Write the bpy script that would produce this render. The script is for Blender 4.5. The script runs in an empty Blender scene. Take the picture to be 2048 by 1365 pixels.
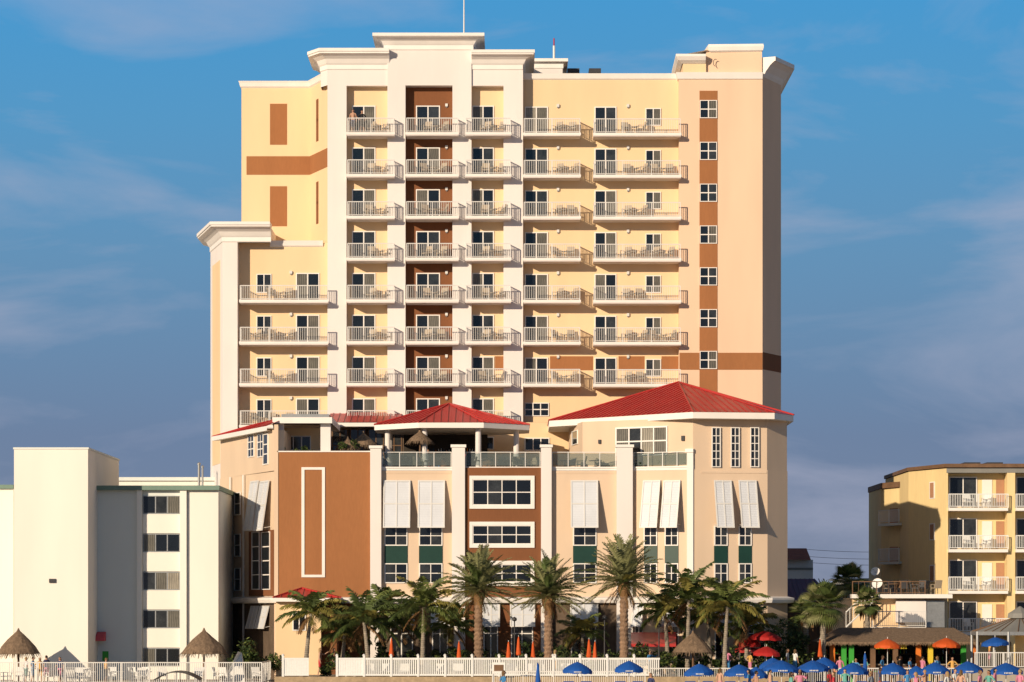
import bpy, math, random
from mathutils import Vector, Matrix
random.seed(7)
R=random.random
def U(a,b): return a+(b-a)*random.random()
FP=6160.0; D0=220.0; H0=1215.0; CZ=5.0
def WX(px,Y): return (px-1024.0)*(Y+D0)/FP
def WZ(py,Y): return CZ+(H0-py)*(Y+D0)/FP
scene=bpy.context.scene
# ---------------------------------------------------------------- materials
MATS={}
def mat(name,col,rough=0.8,var=0.08,vscale=0.4,fine=0.05,fscale=9.0,bump=0.0,bscale=30.0,metal=0.0,spec=0.3,wave=None,trans=0.0,stretch=(1,1,1)):
    m=bpy.data.materials.new(name); m.use_nodes=True
    nt=m.node_tree; n=nt.nodes; l=nt.links; b=n['Principled BSDF']
    b.inputs['Roughness'].default_value=rough; b.inputs['Metallic'].default_value=metal
    b.inputs['Specular IOR Level'].default_value=spec
    tc=n.new('ShaderNodeTexCoord'); mp=n.new('ShaderNodeMapping'); l.new(tc.outputs['Object'],mp.inputs['Vector'])
    mp.inputs['Scale'].default_value=stretch
    def scaled(fac_socket,lo,hi):
        r=n.new('ShaderNodeMapRange'); r.inputs['From Min'].default_value=0.25; r.inputs['From Max'].default_value=0.75
        r.inputs['To Min'].default_value=lo; r.inputs['To Max'].default_value=hi
        l.new(fac_socket,r.inputs['Value']); return r.outputs['Result']
    n1=n.new('ShaderNodeTexNoise'); n1.inputs['Scale'].default_value=vscale; n1.inputs['Detail'].default_value=4
    l.new(mp.outputs[0],n1.inputs['Vector'])
    last=scaled(n1.outputs['Fac'],1-var,1+var)
    if fine>0.04:
        n2=n.new('ShaderNodeTexNoise'); n2.inputs['Scale'].default_value=fscale; n2.inputs['Detail'].default_value=2
        l.new(mp.outputs[0],n2.inputs['Vector'])
        mu=n.new('ShaderNodeMath'); mu.operation='MULTIPLY'
        l.new(last,mu.inputs[0]); l.new(scaled(n2.outputs['Fac'],1-fine,1+fine),mu.inputs[1]); last=mu.outputs[0]
    if wave:
        w=n.new('ShaderNodeTexWave'); w.bands_direction=wave[0]; w.inputs['Scale'].default_value=wave[1]
        w.inputs['Distortion'].default_value=wave[3] if len(wave)>3 else 0.5
        l.new(tc.outputs['Object'],w.inputs['Vector'])
        m2=n.new('ShaderNodeMath'); m2.operation='MULTIPLY'
        r=n.new('ShaderNodeMapRange'); r.inputs['To Min'].default_value=1-wave[2]; r.inputs['To Max'].default_value=1
        l.new(w.outputs['Fac'],r.inputs['Value']); l.new(r.outputs[0],m2.inputs[1]); l.new(last,m2.inputs[0]); last=m2.outputs[0]
    vm=n.new('ShaderNodeVectorMath'); vm.operation='SCALE'; vm.inputs[0].default_value=col
    l.new(last,vm.inputs['Scale']); l.new(vm.outputs[0],b.inputs['Base Color'])
    if bump>0.4:
        bn=n.new('ShaderNodeBump'); bn.inputs['Strength'].default_value=bump; bn.inputs['Distance'].default_value=0.02
        n3=n.new('ShaderNodeTexNoise'); n3.inputs['Scale'].default_value=bscale; l.new(mp.outputs[0],n3.inputs['Vector'])
        l.new(n3.outputs['Fac'],bn.inputs['Height']); l.new(bn.outputs[0],b.inputs['Normal'])
    if trans>0:
        t=n.new('ShaderNodeBsdfTranslucent'); l.new(vm.outputs[0],t.inputs['Color'])
        mx=n.new('ShaderNodeMixShader'); mx.inputs[0].default_value=trans
        l.new(b.outputs[0],mx.inputs[1]); l.new(t.outputs[0],mx.inputs[2]); l.new(mx.outputs[0],n['Material Output'].inputs['Surface'])
    MATS[name]=m; return m
ST=(1,1,.22)
mat('cream',(0.77,0.565,0.345),0.85,0.055,0.5,0.03,stretch=ST)
mat('cream_peach',(0.745,0.53,0.375),0.85,0.055,0.5,0.03,stretch=ST)
mat('podium_beige',(0.67,0.51,0.37),0.85,0.07,0.5,0.03,stretch=ST)
mat('white_stucco',(0.74,0.69,0.66),0.8,0.05,0.6,0.03,stretch=ST)
mat('white_trim',(0.79,0.75,0.71),0.6,0.05,0.8,0.02)
mat('white_metal',(0.66,0.645,0.62),0.45,0.04,1,0.02)
mat('white_shutter',(0.63,0.65,0.69),0.55,0.06,0.8,0.03)
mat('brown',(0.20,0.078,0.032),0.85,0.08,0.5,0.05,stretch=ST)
mat('brown_light',(0.325,0.135,0.052),0.85,0.08,0.5,0.05,stretch=ST)
mat('green_panel',(0.012,0.045,0.035),0.4,0.1,1,0.05)
mat('glass_dark',(0.010,0.013,0.017),0.06,0.3,0.6,0.1,spec=0.5)
mat('glass_dim',(0.03,0.033,0.035),0.08,0.5,1.5,0.2,spec=0.5)
mat('curtain',(0.15,0.14,0.115),0.35,0.25,1.2,0.1,4,wave=('X',2.2,0.6,2.0),spec=0.5)
mat('curtain_light',(0.32,0.29,0.235),0.35,0.2,1.2,0.1,4,wave=('X',2.2,0.5,2.0),spec=0.5)
mat('red_roof',(0.43,0.030,0.026),0.42,0.12,0.8,0.05,5,spec=0.5)
mat('purple_roof',(0.085,0.03,0.11),0.5,0.12,0.8,0.05)
mat('tile_roof',(0.35,0.085,0.04),0.8,0.2,1.0,0.1,wave=('X',3,0.4,0.5))
mat('grey_roof',(0.22,0.215,0.20),0.8,0.1,0.6,0.05)
mat('dark_metal',(0.04,0.04,0.045),0.5,0.2,1,0.1)
mat('grey_metal',(0.28,0.29,0.30),0.45,0.1,1,0.1,metal=0.5)
mat('nb_cream',(0.80,0.765,0.69),0.85,0.05,0.4,0.03,stretch=ST)
mat('nb_white',(0.68,0.71,0.68),0.85,0.05,0.4,0.03,stretch=ST)
mat('nb_green',(0.16,0.24,0.20),0.7,0.1,0.6,0.05)
mat('nb_yellow',(0.75,0.58,0.30),0.85,0.09,0.5,0.05,6,stretch=ST)
mat('nb_door',(0.40,0.21,0.12),0.7,0.1,0.6,0.05)
mat('dark_inside',(0.035,0.028,0.022),0.9,0.3,1,0.1)
mat('mid_inside_shade',(0.12,0.085,0.06),0.9,0.3,1,0.1)
mat('wood',(0.16,0.09,0.05),0.7,0.2,2,0.1)
mat('thatch',(0.19,0.13,0.085),0.95,0.35,2.5,0.3,14,0.6,20,stretch=(3,3,1))
mat('frond_date',(0.24,0.245,0.11),0.55,0.35,1.2,0.2,5,trans=0.2)
mat('frond_dark',(0.085,0.12,0.035),0.5,0.4,1.2,0.2,5,trans=0.2)
mat('frond_yellow',(0.26,0.23,0.06),0.55,0.3,1.2,0.2,5,trans=0.2)
mat('frond_dead',(0.22,0.12,0.05),0.8,0.3,1.2,0.2,5)
mat('shrub_leaf',(0.035,0.06,0.018),0.55,0.45,1.5,0.2,6,trans=0.15)
mat('shrub_light',(0.12,0.15,0.04),0.55,0.4,1.5,0.2,6,trans=0.15)
mat('bark',(0.22,0.14,0.09),0.9,0.25,2,0.25,10,0.6,12)
mat('bark_grey',(0.30,0.255,0.20),0.9,0.2,2,0.2,8,0.6,12,wave=('Z',2.5,0.35,1.5))
mat('sand',(0.46,0.38,0.28),0.95,0.12,0.15,0.1,4,0.5,8)
mat('paving',(0.34,0.30,0.25),0.9,0.1,0.4,0.08,6)
mat('stone_wall',(0.36,0.27,0.17),0.9,0.2,1.6,0.15,5,0.5,6)
mat('blue_canvas',(0.012,0.095,0.40),0.7,0.12,1.2,0.05,trans=0.15)
mat('red_canvas',(0.45,0.02,0.018),0.7,0.12,1.2,0.05,trans=0.15)
mat('orange_canvas',(0.62,0.10,0.018),0.7,0.12,1.2,0.05,trans=0.15)
mat('pink_canvas',(0.55,0.08,0.10),0.7,0.1,1,0.05)
mat('orange_paint',(0.65,0.17,0.02),0.6); mat('green_paint',(0.04,0.32,0.04),0.6); mat('yellow_paint',(0.65,0.48,0.04),0.6)
mat('chair_mesh',(0.36,0.29,0.21),0.6)
mat('white_plastic',(0.74,0.74,0.72),0.4,0.03)
mat('rail_glass',(0.20,0.23,0.23),0.1,0.1,spec=0.6)
for i,c in enumerate([(0.42,0.24,0.16),(0.33,0.18,0.11),(0.50,0.30,0.21),(0.16,0.08,0.05)]): mat('skin%d'%i,c,0.6,0.05)
CL=[(0.7,0.7,0.68),(0.04,0.05,0.12),(0.45,0.04,0.05),(0.05,0.2,0.42),(0.02,0.02,0.022),(0.12,0.35,0.3),(0.6,0.35,0.1),(0.2,0.22,0.26),(0.55,0.2,0.3)]
for i,c in enumerate(CL): mat('cloth%d'%i,c,0.85,0.12,3,0.05)
for i,c in enumerate([(0.03,0.018,0.01),(0.12,0.07,0.03),(0.3,0.2,0.09),(0.012,0.01,0.01)]): mat('hair%d'%i,c,0.7,0.2,6)
def glassy(name):
    m=MATS[name]; nt=m.node_tree; n=nt.nodes; l=nt.links
    t=n.new('ShaderNodeBsdfTransparent'); t.inputs[0].default_value=(0.8,0.86,0.85,1)
    mx=n.new('ShaderNodeMixShader'); mx.inputs[0].default_value=0.30
    l.new(t.outputs[0],mx.inputs[1]); l.new(n['Principled BSDF'].outputs[0],mx.inputs[2]); l.new(mx.outputs[0],n['Material Output'].inputs['Surface'])
glassy('rail_glass')
# ---------------------------------------------------------------- builders
def empty(name):
    e=bpy.data.objects.new(name,None); scene.collection.objects.link(e); return e
class MB:
    def __init__(s,name,parent=None): s.name=name; s.parent=parent; s.v=[]; s.f=[]; s.m=[]; s.mats=[]
    def mi(s,m):
        m=MATS[m]
        if m not in s.mats: s.mats.append(m)
        return s.mats.index(m)
    def add(s,vs,fs,m):
        o=len(s.v); s.v.extend([tuple(p) for p in vs]); k=s.mi(m)
        for f in fs: s.f.append(tuple(i+o for i in f)); s.m.append(k)
    def box(s,x0,x1,y0,y1,z0,z1,m):
        s.add([(x0,y0,z0),(x1,y0,z0),(x1,y1,z0),(x0,y1,z0),(x0,y0,z1),(x1,y0,z1),(x1,y1,z1),(x0,y1,z1)],
              [(0,3,2,1),(4,5,6,7),(0,1,5,4),(1,2,6,5),(2,3,7,6),(3,0,4,7)],m)
    def pbox(s,px0,px1,py0,py1,Y,Y1,m):
        s.box(WX(px0,Y),WX(px1,Y),Y,Y1,WZ(py1,Y),WZ(py0,Y),m)
    def fbox(s,F,a0,a1,d0,d1,z0,z1,m):
        P=lambda a,d,z:(F.A[0]+F.u[0]*a+F.n[0]*d,F.A[1]+F.u[1]*a+F.n[1]*d,z)
        s.add([P(a0,d1,z0),P(a1,d1,z0),P(a1,d0,z0),P(a0,d0,z0),P(a0,d1,z1),P(a1,d1,z1),P(a1,d0,z1),P(a0,d0,z1)],
              [(0,3,2,1),(4,5,6,7),(0,1,5,4),(1,2,6,5),(2,3,7,6),(3,0,4,7)],m)
    def frect(s,F,p0,p1,q0,q1,d0,d1,m):
        pc=(p0+p1)/2
        s.fbox(F,F.a(p0),F.a(p1),d0,d1,F.z(pc,q1),F.z(pc,q0),m)
    def prism(s,foot,z0,z1,m,cap=None):
        n=len(foot); vs=[(x,y,z0) for x,y in foot]+[(x,y,z1) for x,y in foot]
        s.add(vs,[(i,(i+1)%n,(i+1)%n+n,i+n) for i in range(n)],m)
        s.add(vs,[tuple(range(n,2*n))],cap or m)
    def sweep(s,path,prof,m,caps=True):
        n=len(path); offs=[]
        ns=[]
        for i in range(n-1):
            dx=path[i+1][0]-path[i][0]; dy=path[i+1][1]-path[i][1]; L=math.hypot(dx,dy); ns.append((dy/L,-dx/L))
        for i in range(n):
            if i==0: o=ns[0]
            elif i==n-1: o=ns[-1]
            else:
                a,b=ns[i-1],ns[i]; k=1+a[0]*b[0]+a[1]*b[1]; k=max(k,0.3); o=((a[0]+b[0])/k,(a[1]+b[1])/k)
            offs.append(o)
        k=len(prof); vs=[]
        for i in range(n):
            for (o,z) in prof: vs.append((path[i][0]+offs[i][0]*o,path[i][1]+offs[i][1]*o,z))
        fs=[(i*k+j,(i+1)*k+j,(i+1)*k+j+1,i*k+j+1) for i in range(n-1) for j in range(k-1)]
        if caps: fs+= [tuple(range(k)),tuple((n-1)*k+j for j in range(k))]
        s.add(vs,fs,m)
    def tube(s,p0,p1,r0,r1,m,seg=6):
        p0=Vector(p0);p1=Vector(p1);d=(p1-p0).normalized(); a=d.orthogonal().normalized(); b=d.cross(a)
        vs=[];
        for p,r in((p0,r0),(p1,r1)):
            for i in range(seg):
                t=2*math.pi*i/seg; vs.append(p+a*math.cos(t)*r+b*math.sin(t)*r)
        s.add(vs,[(i,(i+1)%seg,(i+1)%seg+seg,i+seg) for i in range(seg)]+[tuple(range(seg)),tuple(range(seg,2*seg))],m)
    def lathe(s,c,prof,m,seg=12,jit=0.0):
        vs=[];n=len(prof)
        for r,z in prof:
            for i in range(seg):
                t=2*math.pi*i/seg; rr=r*(1+U(-jit,jit)); vs.append((c[0]+rr*math.cos(t),c[1]+rr*math.sin(t),c[2]+z+ (U(-jit,jit)*0.3 if jit else 0)))
        s.add(vs,[(j*seg+i,j*seg+(i+1)%seg,(j+1)*seg+(i+1)%seg,(j+1)*seg+i) for j in range(n-1) for i in range(seg)],m)
    def build(s,smooth=False):
        me=bpy.data.meshes.new(s.name); me.from_pydata(s.v,[],s.f)
        for m in s.mats: me.materials.append(m)
        me.polygons.foreach_set('material_index',s.m)
        if smooth: me.polygons.foreach_set('use_smooth',[True]*len(s.f))
        me.update(); o=bpy.data.objects.new(s.name,me); scene.collection.objects.link(o)
        if s.parent: o.parent=s.parent
        return o
class Fac:
    def __init__(s,pA,YA,pB,YB):
        s.A=(WX(pA,YA),YA); s.B=(WX(pB,YB),YB); dx=s.B[0]-s.A[0]; dy=YB-YA; s.L=math.hypot(dx,dy)
        s.u=(dx/s.L,dy/s.L); s.n=(s.u[1],-s.u[0])
    def a(s,px):
        k=(px-1024.0)/FP; return (k*(D0+s.A[1])-s.A[0])/(s.u[0]-k*s.u[1])
    def z(s,px,py): return WZ(py,s.A[1]+s.u[1]*s.a(px))
def flat(Y): return Fac(0,Y,2048,Y)
def W(px,Y): return (WX(px,Y),Y)
def window(fr,gl,F,p0,p1,q0,q1,cols=2,rows=1,fw=0.07,pr=0.07,glass=('glass_dark',),fm='white_trim',sash=0.035,colw=None):
    pc=(p0+p1)/2; a0,a1,z0,z1=F.a(p0),F.a(p1),F.z(pc,q1),F.z(pc,q0)
    fr.fbox(F,a0,a0+fw,0,pr,z0,z1,fm); fr.fbox(F,a1-fw,a1,0,pr,z0,z1,fm)
    fr.fbox(F,a0+fw,a1-fw,0,pr,z1-fw,z1,fm); fr.fbox(F,a0+fw,a1-fw,0,pr,z0,z0+fw,fm)
    A0,A1,Z0,Z1=a0+fw,a1-fw,z0+fw,z1-fw
    for c in range(cols):
        x0=A0+(A1-A0)*c/cols; x1=A0+(A1-A0)*(c+1)/cols
        if c>0: fr.fbox(F,x0-sash,x0+sash,0.036,pr-0.01,Z0,Z1,fm)
        for r in range(rows):
            y0=Z0+(Z1-Z0)*r/rows; y1=Z0+(Z1-Z0)*(r+1)/rows
            if r>0: fr.fbox(F,x0+(sash if c else 0),x1-(sash if c<cols-1 else 0),0.036,pr-0.013,y0-sash,y0+sash,fm)
            g=glass[c%len(glass)] if len(glass)>1 else glass[0]
            gl.fbox(F,x0,x1,0.005,0.033,y0,y1,g)
def rail_run(mb,p,q,z0,h=1.05,sp=0.125,w=0.028,m='white_metal',posts=True):
    L=math.hypot(q[0]-p[0],q[1]-p[1]);
    if L<0.05: return
    F=Fac.__new__(Fac); F.A=p; F.B=q; F.L=L; F.u=((q[0]-p[0])/L,(q[1]-p[1])/L); F.n=(F.u[1],-F.u[0])
    mb.fbox(F,0,L,-0.03,0.03,z0+h-0.06,z0+h,m); mb.fbox(F,0,L,-0.02,0.02,z0+0.08,z0+0.12,m)
    n=max(1,int(L/sp))
    for i in range(1,n):
        a=L*i/n; mb.fbox(F,a-w/2,a+w/2,-w/2,w/2,z0+0.12,z0+h-0.06,m)
    if posts:
        k=max(1,round(L/1.8))
        for i in range(k+1):
            a=L*i/k; mb.fbox(F,a-0.03,a+0.03,-0.034,0.034,z0,z0+h-0.01,m)
def chair(mb,x,y,z,ang,m='chair_mesh',s=1.0):
    c,sn=math.cos(ang),math.sin(ang)
    def bx(x0,x1,y0,y1,z0,z1,tilt=0):
        vs=[]
        for (a,b,h) in [(x0,y0,z0),(x1,y0,z0),(x1,y1,z0),(x0,y1,z0),(x0,y0,z1),(x1,y0,z1),(x1,y1,z1),(x0,y1,z1)]:
            if tilt: b=b+tilt*(h-z0)
            a*=s;b*=s;vs.append((x+a*c-b*sn,y+a*sn+b*c,z+h*s))
        mb.add(vs,[(0,3,2,1),(4,5,6,7),(0,1,5,4),(1,2,6,5),(2,3,7,6),(3,0,4,7)],m)
    bx(-.27,.27,-.25,.25,.41,.46)
    bx(-.27,.27,.22,.26,.46,.98,0.25)
    for a in(-.28,.25):
        bx(a,a+.035,-.27,-.23,0,.66); bx(a,a+.035,.22,.26,0,.66); bx(a,a+.035,-.27,.26,.66,.69)
def table(mb,x,y,z,r=0.38,h=0.72,m='chair_mesh'):
    mb.lathe((x,y,z),[(0.0,h),(r,h),(r,h-.04),(0,h-.04)],m,10); mb.tube((x,y,z),(x,y,z+h-.04),.03,.03,m,6); mb.lathe((x,y,z),[(0,.03),(r*.6,.02),(r*.6,0)],m,8)
# ================================================================ HOTEL
hotel=empty('beachfront_hotel_building')
wl=MB('tower_walls',hotel); fr=MB('window_frames',hotel); gl=MB('window_glass',hotel); bal=MB('balcony_slabs',hotel); rl=MB('balcony_railings',hotel); fu=MB('balcony_patio_furniture'); tr=MB('cornices_and_trim',hotel); lt=MB('wall_lights',hotel)
YF,YR,YM,YB,YL,YLL=-1.0,-0.3,0.0,-0.8,4.0,-0.3
T=lambda py,Y: WZ(py,Y)
zb=T(150,YB)
YS=2.6
side=Fac(1525,YB,1562,YS)
wl.prism([W(1358,YB),W(1525,YB),W(1562,YS),(WX(1562,YS),20),(WX(1358,YB),20)],0,zb,'cream_peach')
tr.sweep([(WX(1358,YB),2),W(1358,YB),W(1525,YB)],[(0.0,zb-0.35),(0.10,zb-0.30),(0.18,zb),(0.22,zb+.15),(-.3,zb+.15)],'white_trim')
z1=T(97,YB)
wl.prism([W(1412,-.5),W(1524,YB+.03),(WX(1524,YB),8),(WX(1430,YB),8)],zb,z1,'cream_peach')
tr.sweep([(WX(1440,YB)-1.1,6),W(1420,YB+.2),W(1523,YB),(WX(1523,YB),8)],[(-.05,z1-0.25),(0.1,z1-0.15),(0.16,z1+.12),(0.12,z1+.30),(-1.5,z1+.30)],'white_trim')
z2=T(122,YB)
wl.prism([W(1366,YB+.05),W(1412,YB+.05),(WX(1412,YB),6),(WX(1366,YB),6)],zb,z2,'cream')
tr.sweep([(WX(1366,YB),6),W(1364,YB+.02),W(1411,YB+.02)],[(0,z2-.2),(0.3,z2),(0.45,z2+.25),(0.45,z2+.42),(-1.0,z2+.42)],'white_trim')
tr.add([(WX(1362,YB),YB,z2+.42),(WX(1416,YB),YB,z1-.1),(WX(1416,YB),5,z1-.1),(WX(1362,YB),5,z2+.42)],[(0,1,2,3)],'white_trim')
for pxo in (1431,):
    for i in range(5):
        t0=math.radians(60+i*40); t1=math.radians(60+(i+1)*40)
        cx,cz=WX(pxo,YB),T(126,YB)
        tr.tube((cx+.16*math.cos(t0),YB-.03,cz+.26*math.sin(t0)),(cx+.16*math.cos(t1),YB-.03,cz+.26*math.sin(t1)),.03,.03,'dark_metal',4)
zc=WZ(150,0)
tr.sweep([W(1526,YB+.15),W(1562,YS),(WX(1562,YS),20)],[(0,zc-.3),(.12,zc-.1),(.2,zc+.1),(.55,zc+.55),(.85,zc+.8),(.95,zc+.82),(.95,zc+1.12),(-1.5,zc+1.12)],'white_trim')
Fb=flat(YB)
wl.frect(Fb,1399,1435,182,800,0,0.02,'brown_light')
wl.frect(Fb,1359,1398.6,706,740,0,0.02,'brown_light'); wl.frect(Fb,1435.4,1524.8,706,740,0,0.02,'brown_light')
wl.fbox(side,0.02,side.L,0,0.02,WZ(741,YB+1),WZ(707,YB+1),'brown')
FK=83.6
for k in range(7):
    window(fr,gl,Fb,1399.5,1434,201+FK*k,237+FK*k,2,2,fw=.05,pr=.09,glass=('glass_dark','glass_dim' if k%3 else 'curtain'))
zm=T(152,YM)
wl.prism([W(1040,YM),W(1360,YM),(WX(1360,YM),20),(WX(1040,YM),20)],0,zm,'cream')
tr.sweep([W(1044,YM),W(1357,YM)],[(0,zm-.3),(.1,zm-.22),(.16,zm),(.2,zm+.14),(-.4,zm+.14)],'white_trim')
Fm=flat(YM)
wl.frect(Fm,1100,1186,713,741,0,0.02,'brown_light'); wl.frect(Fm,1237,1289,713,741,0,0.02,'brown_light'); wl.frect(Fm,1323,1357,713,741,0,0.02,'brown_light')
def lamp(F,px,py):
    pc=F.a(px); z=F.z(px,py); lt.fbox(F,pc-.09,pc+.09,0,.14,z-.1,z+.1,'white_metal'); lt.fbox(F,pc-.05,pc+.05,.02,.1,z-.17,z-.1,'grey_metal')
def balcony(p0,p1,qb,Yw,Yf,left=True,right=True,furn=(),post=True):
    x0,x1=WX(p0,Yf),WX(p1,Yf); z=WZ(qb,Yf); th=0.22
    bal.box(x0,x1,Yf,Yw-0.002,z,z+th,'white_stucco'); bal.box(x0-.03,x1+.03,Yf-.03,Yf,z+.06,z+th+.02,'white_trim')
    zt=z+th
    rail_run(rl,(x0+.05,Yf+.06),(x1-.05,Yf+.06),zt)
    if left: rail_run(rl,(x0+.05,Yw-.05),(x0+.05,Yf+.12),zt,posts=False)
    if right: rail_run(rl,(x1-.05,Yf+.12),(x1-.05,Yw-.05),zt,posts=False)
    ym=(Yf+Yw)/2
    for f in furn:
        x=WX(f,ym)
        j=U(-.1,.1)
        chair(fu,x-.55+j,ym+.15,zt,U(-.9,.9)); chair(fu,x+.5+j,ym+.1,zt,U(-1.4,.3))
        table(fu,x+j,ym+.1,zt,.3,.6)
    return zt
def door(F,p0,p1,qt,zfloor,cols=2):
    pc=(p0+p1)/2
    r=R()
    g=('glass_dark','curtain') if r<.55 else (('curtain','glass_dark') if r<.66 else ('glass_dark','glass_dim'))
    if r>.94: g=('curtain_light','curtain')
    py=H0-(zfloor-CZ)*FP/(D0+F.A[1]+F.u[1]*F.a(pc))
    window(fr,gl,F,p0,p1,qt,py,cols,1,fw=.075,glass=g,sash=.04)
for k in range(7):
    qb=272.5+FK*k
    zt=balcony(1047,1161,qb,YM,YM-1.6,left=False,furn=(1130,))
    door(Fm,1049.5,1096,214+FK*k,zt)
    zt=balcony(1187,1362,qb+.5,YM,YM-1.6,right=False,furn=(1268,1325) if k%2 else (1268,))
    door(Fm,1189,1233,214+FK*k,zt)
    window(fr,gl,Fm,1291,1322,217+FK*k,252+FK*k,2,1,fw=.06,glass=('glass_dark','curtain') if k%2 else ('glass_dim','curtain'))
    lamp(Fm,1116,212+FK*k); lamp(Fm,1256,212+FK*k)
window(fr,gl,Fm,1049,1098,806,833,3,2,fw=.06); window(fr,gl,Fm,1049,1098,876,900,3,1,fw=.06)
Fr=flat(YR); Ff=flat(YF)
zl=T(172,YF); ztp=T(137,YF)
wl.prism([W(655,YR),W(1043,YR),(WX(1043,YR),18),(WX(655,YR),18)],0,ztp,'cream')
for (a,b) in ((655,693),(775,811),(905,943),(1007,1046)):
    wl.box(WX(a,YF),WX(b,YF),YF,YR-.002,0,zl,'white_stucco')
wl.box(WX(655,YF),WX(775,YF),YF,YR-.002,zl,ztp,'white_stucco')
wl.box(WX(775,YF),WX(943,YF),YF-.15,YR-.002,zl,T(97,YF),'white_stucco')
wl.box(WX(943,YF),WX(1046,YF),YF,YR-.002,zl,ztp,'white_stucco')
wl.box(WX(775,YF),WX(811,YF),YF-.15,YF-.001,0,zl,'white_stucco'); wl.box(WX(905,YF),WX(943,YF),YF-.15,YF-.001,0,zl,'white_stucco')
wl.prism([W(775,YR),W(943,YR),(WX(943,YR),8),(WX(775,YR),8)],ztp,T(97,YF),'white_stucco')
wl.box(WX(811,YR)-.05,WX(905,YR),YR-.02,YR-.001,0,T(172,YR)+.1,'brown')
wl.frect(Fr,990,1007,713,741,0,.02,'brown_light')
def crown(path,zt,out=0.95,h=1.05,m='white_trim'):
    tr.sweep(path,[(0,zt-h-.35),(.06,zt-h-.3),(.06,zt-h),(.14,zt-h+.1),(.3*out,zt-h*.62),(.62*out,zt-h*.42),(.92*out,zt-h*.34),(.92*out,zt-.24),(out,zt-.22),(out,zt),(-.8,zt)],m)
crown([(WX(640,YF),5),(WX(640,YF),YF+.9),(WX(655,YF),YF),(WX(779,YF),YF)],T(101,YF))
wl.prism([(WX(640,YF),YF+.9),(WX(655,YF),YF),(WX(775,YF),YF+.05),(WX(775,YF),8),(WX(640,YF),8)],ztp-1.2,ztp+.6,'white_stucco')
crown([(WX(943,YF),YF),(WX(1044,YF),YF),(WX(1044,YF),6)],T(104,YF),.9,.95)
wl.prism([W(943,YF+.05),W(1043,YF+.05),(WX(1043,YF),6),(WX(943,YF),6)],ztp-.3,ztp+.5,'white_stucco')
crown([(WX(770,YF),5),(WX(770,YF),YF-.15),(WX(945,YF),YF-.15),(WX(945,YF),5)],T(71,YF),.85,.75)
wl.prism([(WX(770,YF),YF-.13),(WX(945,YF),YF-.13),(WX(945,YF),5),(WX(770,YF),5)],T(100,YF),T(80,YF),'white_stucco')
for k in range(8):
    qb=271.5+FK*k
    for (a,b,d0,d1,lp,fp) in ((694,789,704,751,None,758),(812,917,832,880,893,870),(931,1022,944,988,None,985)):
        zt=balcony(a,b,qb,YR,YR-1.75,furn=(fp,))
        door(Fr,d0,d1,212+FK*k,zt)
        if lp: lamp(Fr,lp,211+FK*k)
for px in (1103,1147,1190):
    tr.pbox(px-12,px+12,137,146,8,10,'dark_metal')
wl.pbox(1046,1125,128,150,6,12,'white_stucco'); crown([(WX(1046,6),6),(WX(1125,6),6),(WX(1125,6),12)],WZ(119,6),.4,.35)
tr.tube((WX(1108,7),7,WZ(125,7)),(WX(1108,7),7,WZ(92,7)),.09,.09,'white_metal'); tr.tube((WX(1108,7),7,WZ(92,7)),(WX(1108,7),7,WZ(77,7)),.05,.05,'red_canvas')
tr.tube((WX(928,4),4,WZ(80,4)),(WX(928,4),4,WZ(-12,4)),.06,.04,'white_metal')
zl4=T(167,YL)
wl.prism([W(483,YL),W(620,YL),W(657,YR+.01),(WX(657,YR),18),(WX(483,YL),18)],0,zl4,'cream')
tr.sweep([(WX(483,YL),16),W(483,YL),W(620,YL),W(654,YR+.4)],[(0,zl4-.35),(.1,zl4-.25),(.16,zl4),(.22,zl4+.14),(-.4,zl4+.14)],'white_trim')
F4=flat(YL)
for (q0,q1) in ((208,290),(373,453)): wl.frect(F4,540,574,q0,q1,0,.02,'brown_light')
wl.frect(F4,493,620,313,350,0,.02,'brown_light')
Fd=Fac(620,YL,657,YR+.01); wl.fbox(Fd,0.02,Fd.L-.05,0,.02,WZ(350,YL),WZ(313,YL),'brown_light')
for q in (225,265,390,430): gl.frect(Fd,633,637,q-26,q+18,0,.03,'brown')
z5=T(486,YLL)
wl.prism([W(475,YLL),W(656,YLL),(WX(656,YLL),10),(WX(475,YLL),10)],0,z5,'cream')
tr.sweep([W(540,YLL),W(646,YLL)],[(0,z5-.3),(.1,z5-.22),(.16,z5),(.2,z5+.14),(-.6,z5+.14)],'white_trim')
wl.prism([W(421,5),W(445,-1.4),W(475,-1.4),(WX(475,-1.4),10),W(421,10)],0,T(480,-1.4),'white_stucco')
Fl=Fac(421,5,445,-1.4); wl.fbox(Fl,1.2,Fl.L-1.2,0,.02,WZ(930,2),WZ(527,2),'cream')
zc=T(447,-1.4)
crown([(WX(421,5),9),W(421,5),W(445,-1.4),W(542,-1.4)],zc,1.0,1.0)
wl.prism([W(421,5),W(445,-1.37),W(540,-1.37),(WX(540,-1.4),6),W(421,8)],zc-1.35,zc-.2,'white_stucco')
Fq=flat(YLL)
for k in range(4,8):
    qb=272+FK*k
    zt=balcony(479,656,qb,YLL,YLL-1.6,right=False,furn=(565,528) if k%2 else (560,))
    door(Fq,592,639,212+FK*k,zt)
    window(fr,gl,Fq,513,543,214+FK*k,252+FK*k,2,1,fw=.06,glass=('glass_dark','glass_dim'))
    lamp(Fq,582,211+FK*k)
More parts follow.
